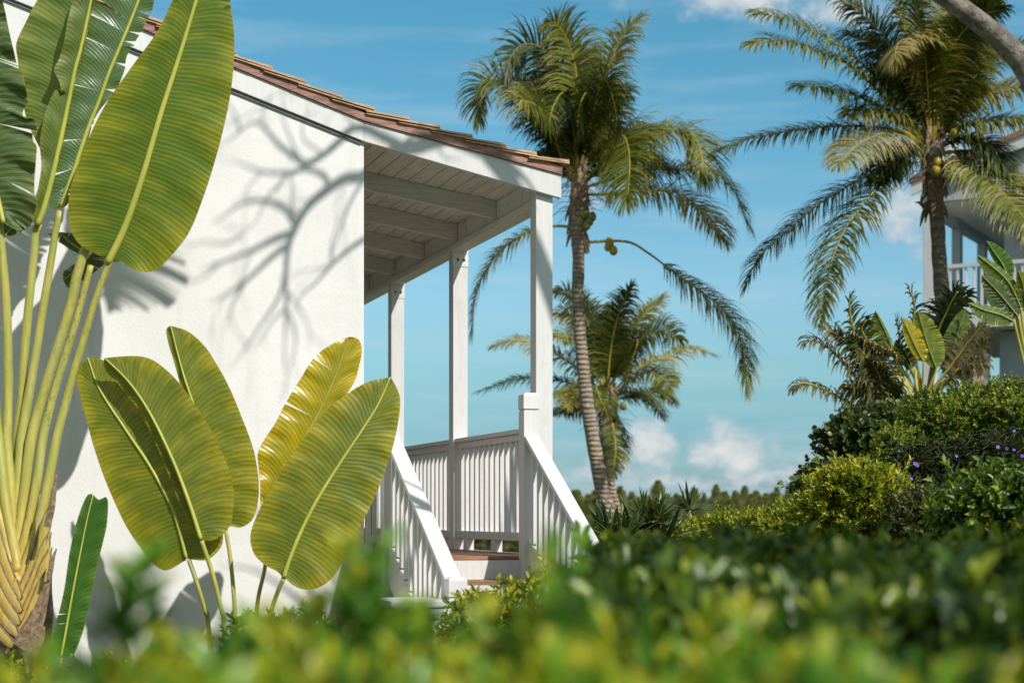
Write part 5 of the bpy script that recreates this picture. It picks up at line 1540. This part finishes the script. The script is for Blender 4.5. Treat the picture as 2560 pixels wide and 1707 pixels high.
limb([(1000, 640), (870, 570), (720, 520), (560, 640), (460, 690), (390, 650), (310, 590), (250, 520), (200, 470), (150, 465), (90, 510), (20, 565), (-60, 600)], .034, .009, 6.8, 8.2, 44)
limb([(595, 825), (550, 755), (450, 722), (350, 745), (210, 735), (90, 690), (20, 660)], .022, .006, 7.3, 8.2)
limb([(400, 1030), (340, 945), (220, 900), (100, 915), (0, 985), (-80, 1030)], .026, .007, 7.6, 8.6)
limb([(375, 1080), (270, 1120), (130, 1190), (-20, 1245), (-140, 1290)], .026, .007, 7.7, 8.7)
limb([(352, 1150), (260, 1220), (130, 1340), (0, 1430), (-100, 1480)], .022, .006, 7.8, 8.8)
limb([(130, 1340), (60, 1450), (20, 1560), (0, 1640)], .010, .004, 8.2, 8.9)
limb([(780, 790), (720, 880), (670, 1000), (630, 1120), (600, 1200), (560, 1290)], .012, .005, 7.2, 7.9)
limb([(790, 1110), (700, 1170), (610, 1250), (520, 1350), (430, 1430), (395, 1520)], .018, .006, 7.0, 8.0)
limb([(610, 1250), (600, 1150), (640, 1000), (660, 940)], .008, .004, 7.4, 7.8)
limb([(450, 690), (400, 620), (330, 440), (310, 330)], .010, .004, 7.3, 7.8)
limb([(350, 745), (300, 820), (240, 880), (180, 1010), (100, 1090)], .010, .004, 7.7, 8.4)
limb([(560, 640), (450, 560), (440, 480), (470, 330)], .009, .003, 7.2, 7.6)
limb([(90, 510), (60, 420), (20, 360), (-20, 320)], .010, .004, 8.0, 8.4)
limb([(200, 470), (230, 380), (300, 300)], .007, .003, 7.9, 8.2)
limb([(220, 735), (150, 800), (90, 900)], .007, .003, 8.0, 8.4)
limb([(348, 1500), (280, 1560), (220, 1650), (160, 1720)], .010, .004, 8.3, 8.9)
limb([(345, 1400), (420, 1500), (470, 1600), (480, 1750)], .009, .004, 8.2, 8.8)
limb([(150, 1200), (110, 1300), (100, 1420)], .006, .003, 8.4, 8.8)
limb([(345, 1300), (300, 1450), (200, 1600), (100, 1750), (20, 1850)], .014, .005, 8.0, 8.8)
limb([(348, 1500), (400, 1650), (380, 1800), (330, 1950)], .011, .004, 8.3, 8.9)
limb([(100, 1090), (0, 1140), (-120, 1130), (-220, 1180)], .010, .004, 8.4, 8.8)
limb([(-20, 1245), (-120, 1330), (-230, 1370)], .009, .004, 8.6, 8.9)
limb([(720, 520), (650, 430), (560, 380), (480, 390)], .010, .003, 7.0, 7.4)
limb([(950, 650), (1050, 560), (1150, 600), (1230, 690), (1330, 690)], .014, .005, 6.8, 7.0)
limb([(1250, 560), (1400, 620), (1550, 700), (1680, 820), (1760, 950)], .034, .012, 6.6, 6.2)
limb([(1550, 700), (1650, 640), (1800, 700), (1900, 850)], .014, .005, 6.4, 6.2)
limb([(430, 980), (380, 930), (380, 800), (330, 700)], .010, .004, 7.6, 7.9)
# twigs on the leaning limb: dapple the stair rails
rs_ = random.Random(4)
for k in range(6):
    a = pp[-1 - k]
    e = a + Vector((rs_.uniform(-.9, .5), rs_.uniform(-.5, .4), rs_.uniform(.3, 1.1)))
    mb.tube(smoothpath([a, a.lerp(e, .5) + Vector((rs_.uniform(-.15, .15), 0, .1)), e], 10), [.022 * (1 - .8 * i / 9) for i in range(10)], 6)
mb.build('trunk', M['grey_bark'], lt, smooth=True)

# leafy tree to the right of the viewer: its crown shades the hedge at the lower right
st_ = thing('shade_tree', (4.4, 2.6, 0), "leafy tree just beyond the right edge, casting shade on the dark hedge", "tree")
mb = MB()
base = Vector((4.4, 2.6, -.2))
forks = [Vector((3.0, 2.4, 3.6)), Vector((3.5, 1.4, 4.1)), Vector((3.7, 3.2, 4.0)), Vector((2.6, 3.1, 3.5)), Vector((4.6, 2.2, 4.6)), Vector((3.3, 4.2, 3.9)), Vector((2.4, .2, 3.4))]
mid_ = Vector((4.1, 2.5, 2.2))
mb.tube(smoothpath([base, Vector((4.3, 2.55, 1.2)), mid_], 16), [.16 - .004 * i for i in range(16)], 12, wob=.1)
for f_ in forks:
    mb.tube(smoothpath([mid_, mid_.lerp(f_, .5) + Vector((0, 0, .15)), f_], 14), [.09 - .005 * i for i in range(14)], 8, wob=.1)
mb.build('trunk', M['grey_bark'], st_, smooth=True)
ce = [((2.9, 2.3, 3.7), (.75, .7, .5)), ((3.5, 1.4, 4.2), (.8, .8, .55)), ((3.7, 3.2, 4.2), (.8, .8, .5)), ((2.6, 3.2, 3.55), (.6, .55, .4)), ((4.5, 2.3, 4.7), (.9, .9, .6)), ((3.3, 2.3, 4.4), (.9, .9, .5)), ((3.6, 4.1, 4.05), (.9, .8, .5)), ((2.9, 4.3, 3.9), (.6, .6, .4)), ((2.85, .0, 3.55), (.45, .7, .4))]
Pt, Dr = bush_points(ce, 3600, .9, 2.5, .2, 1, .2)
np_mesh('crown', *scatter(Pt, Dr, TP['crown'], .8, 1.3, .1, .5), M['hedge'], st_)
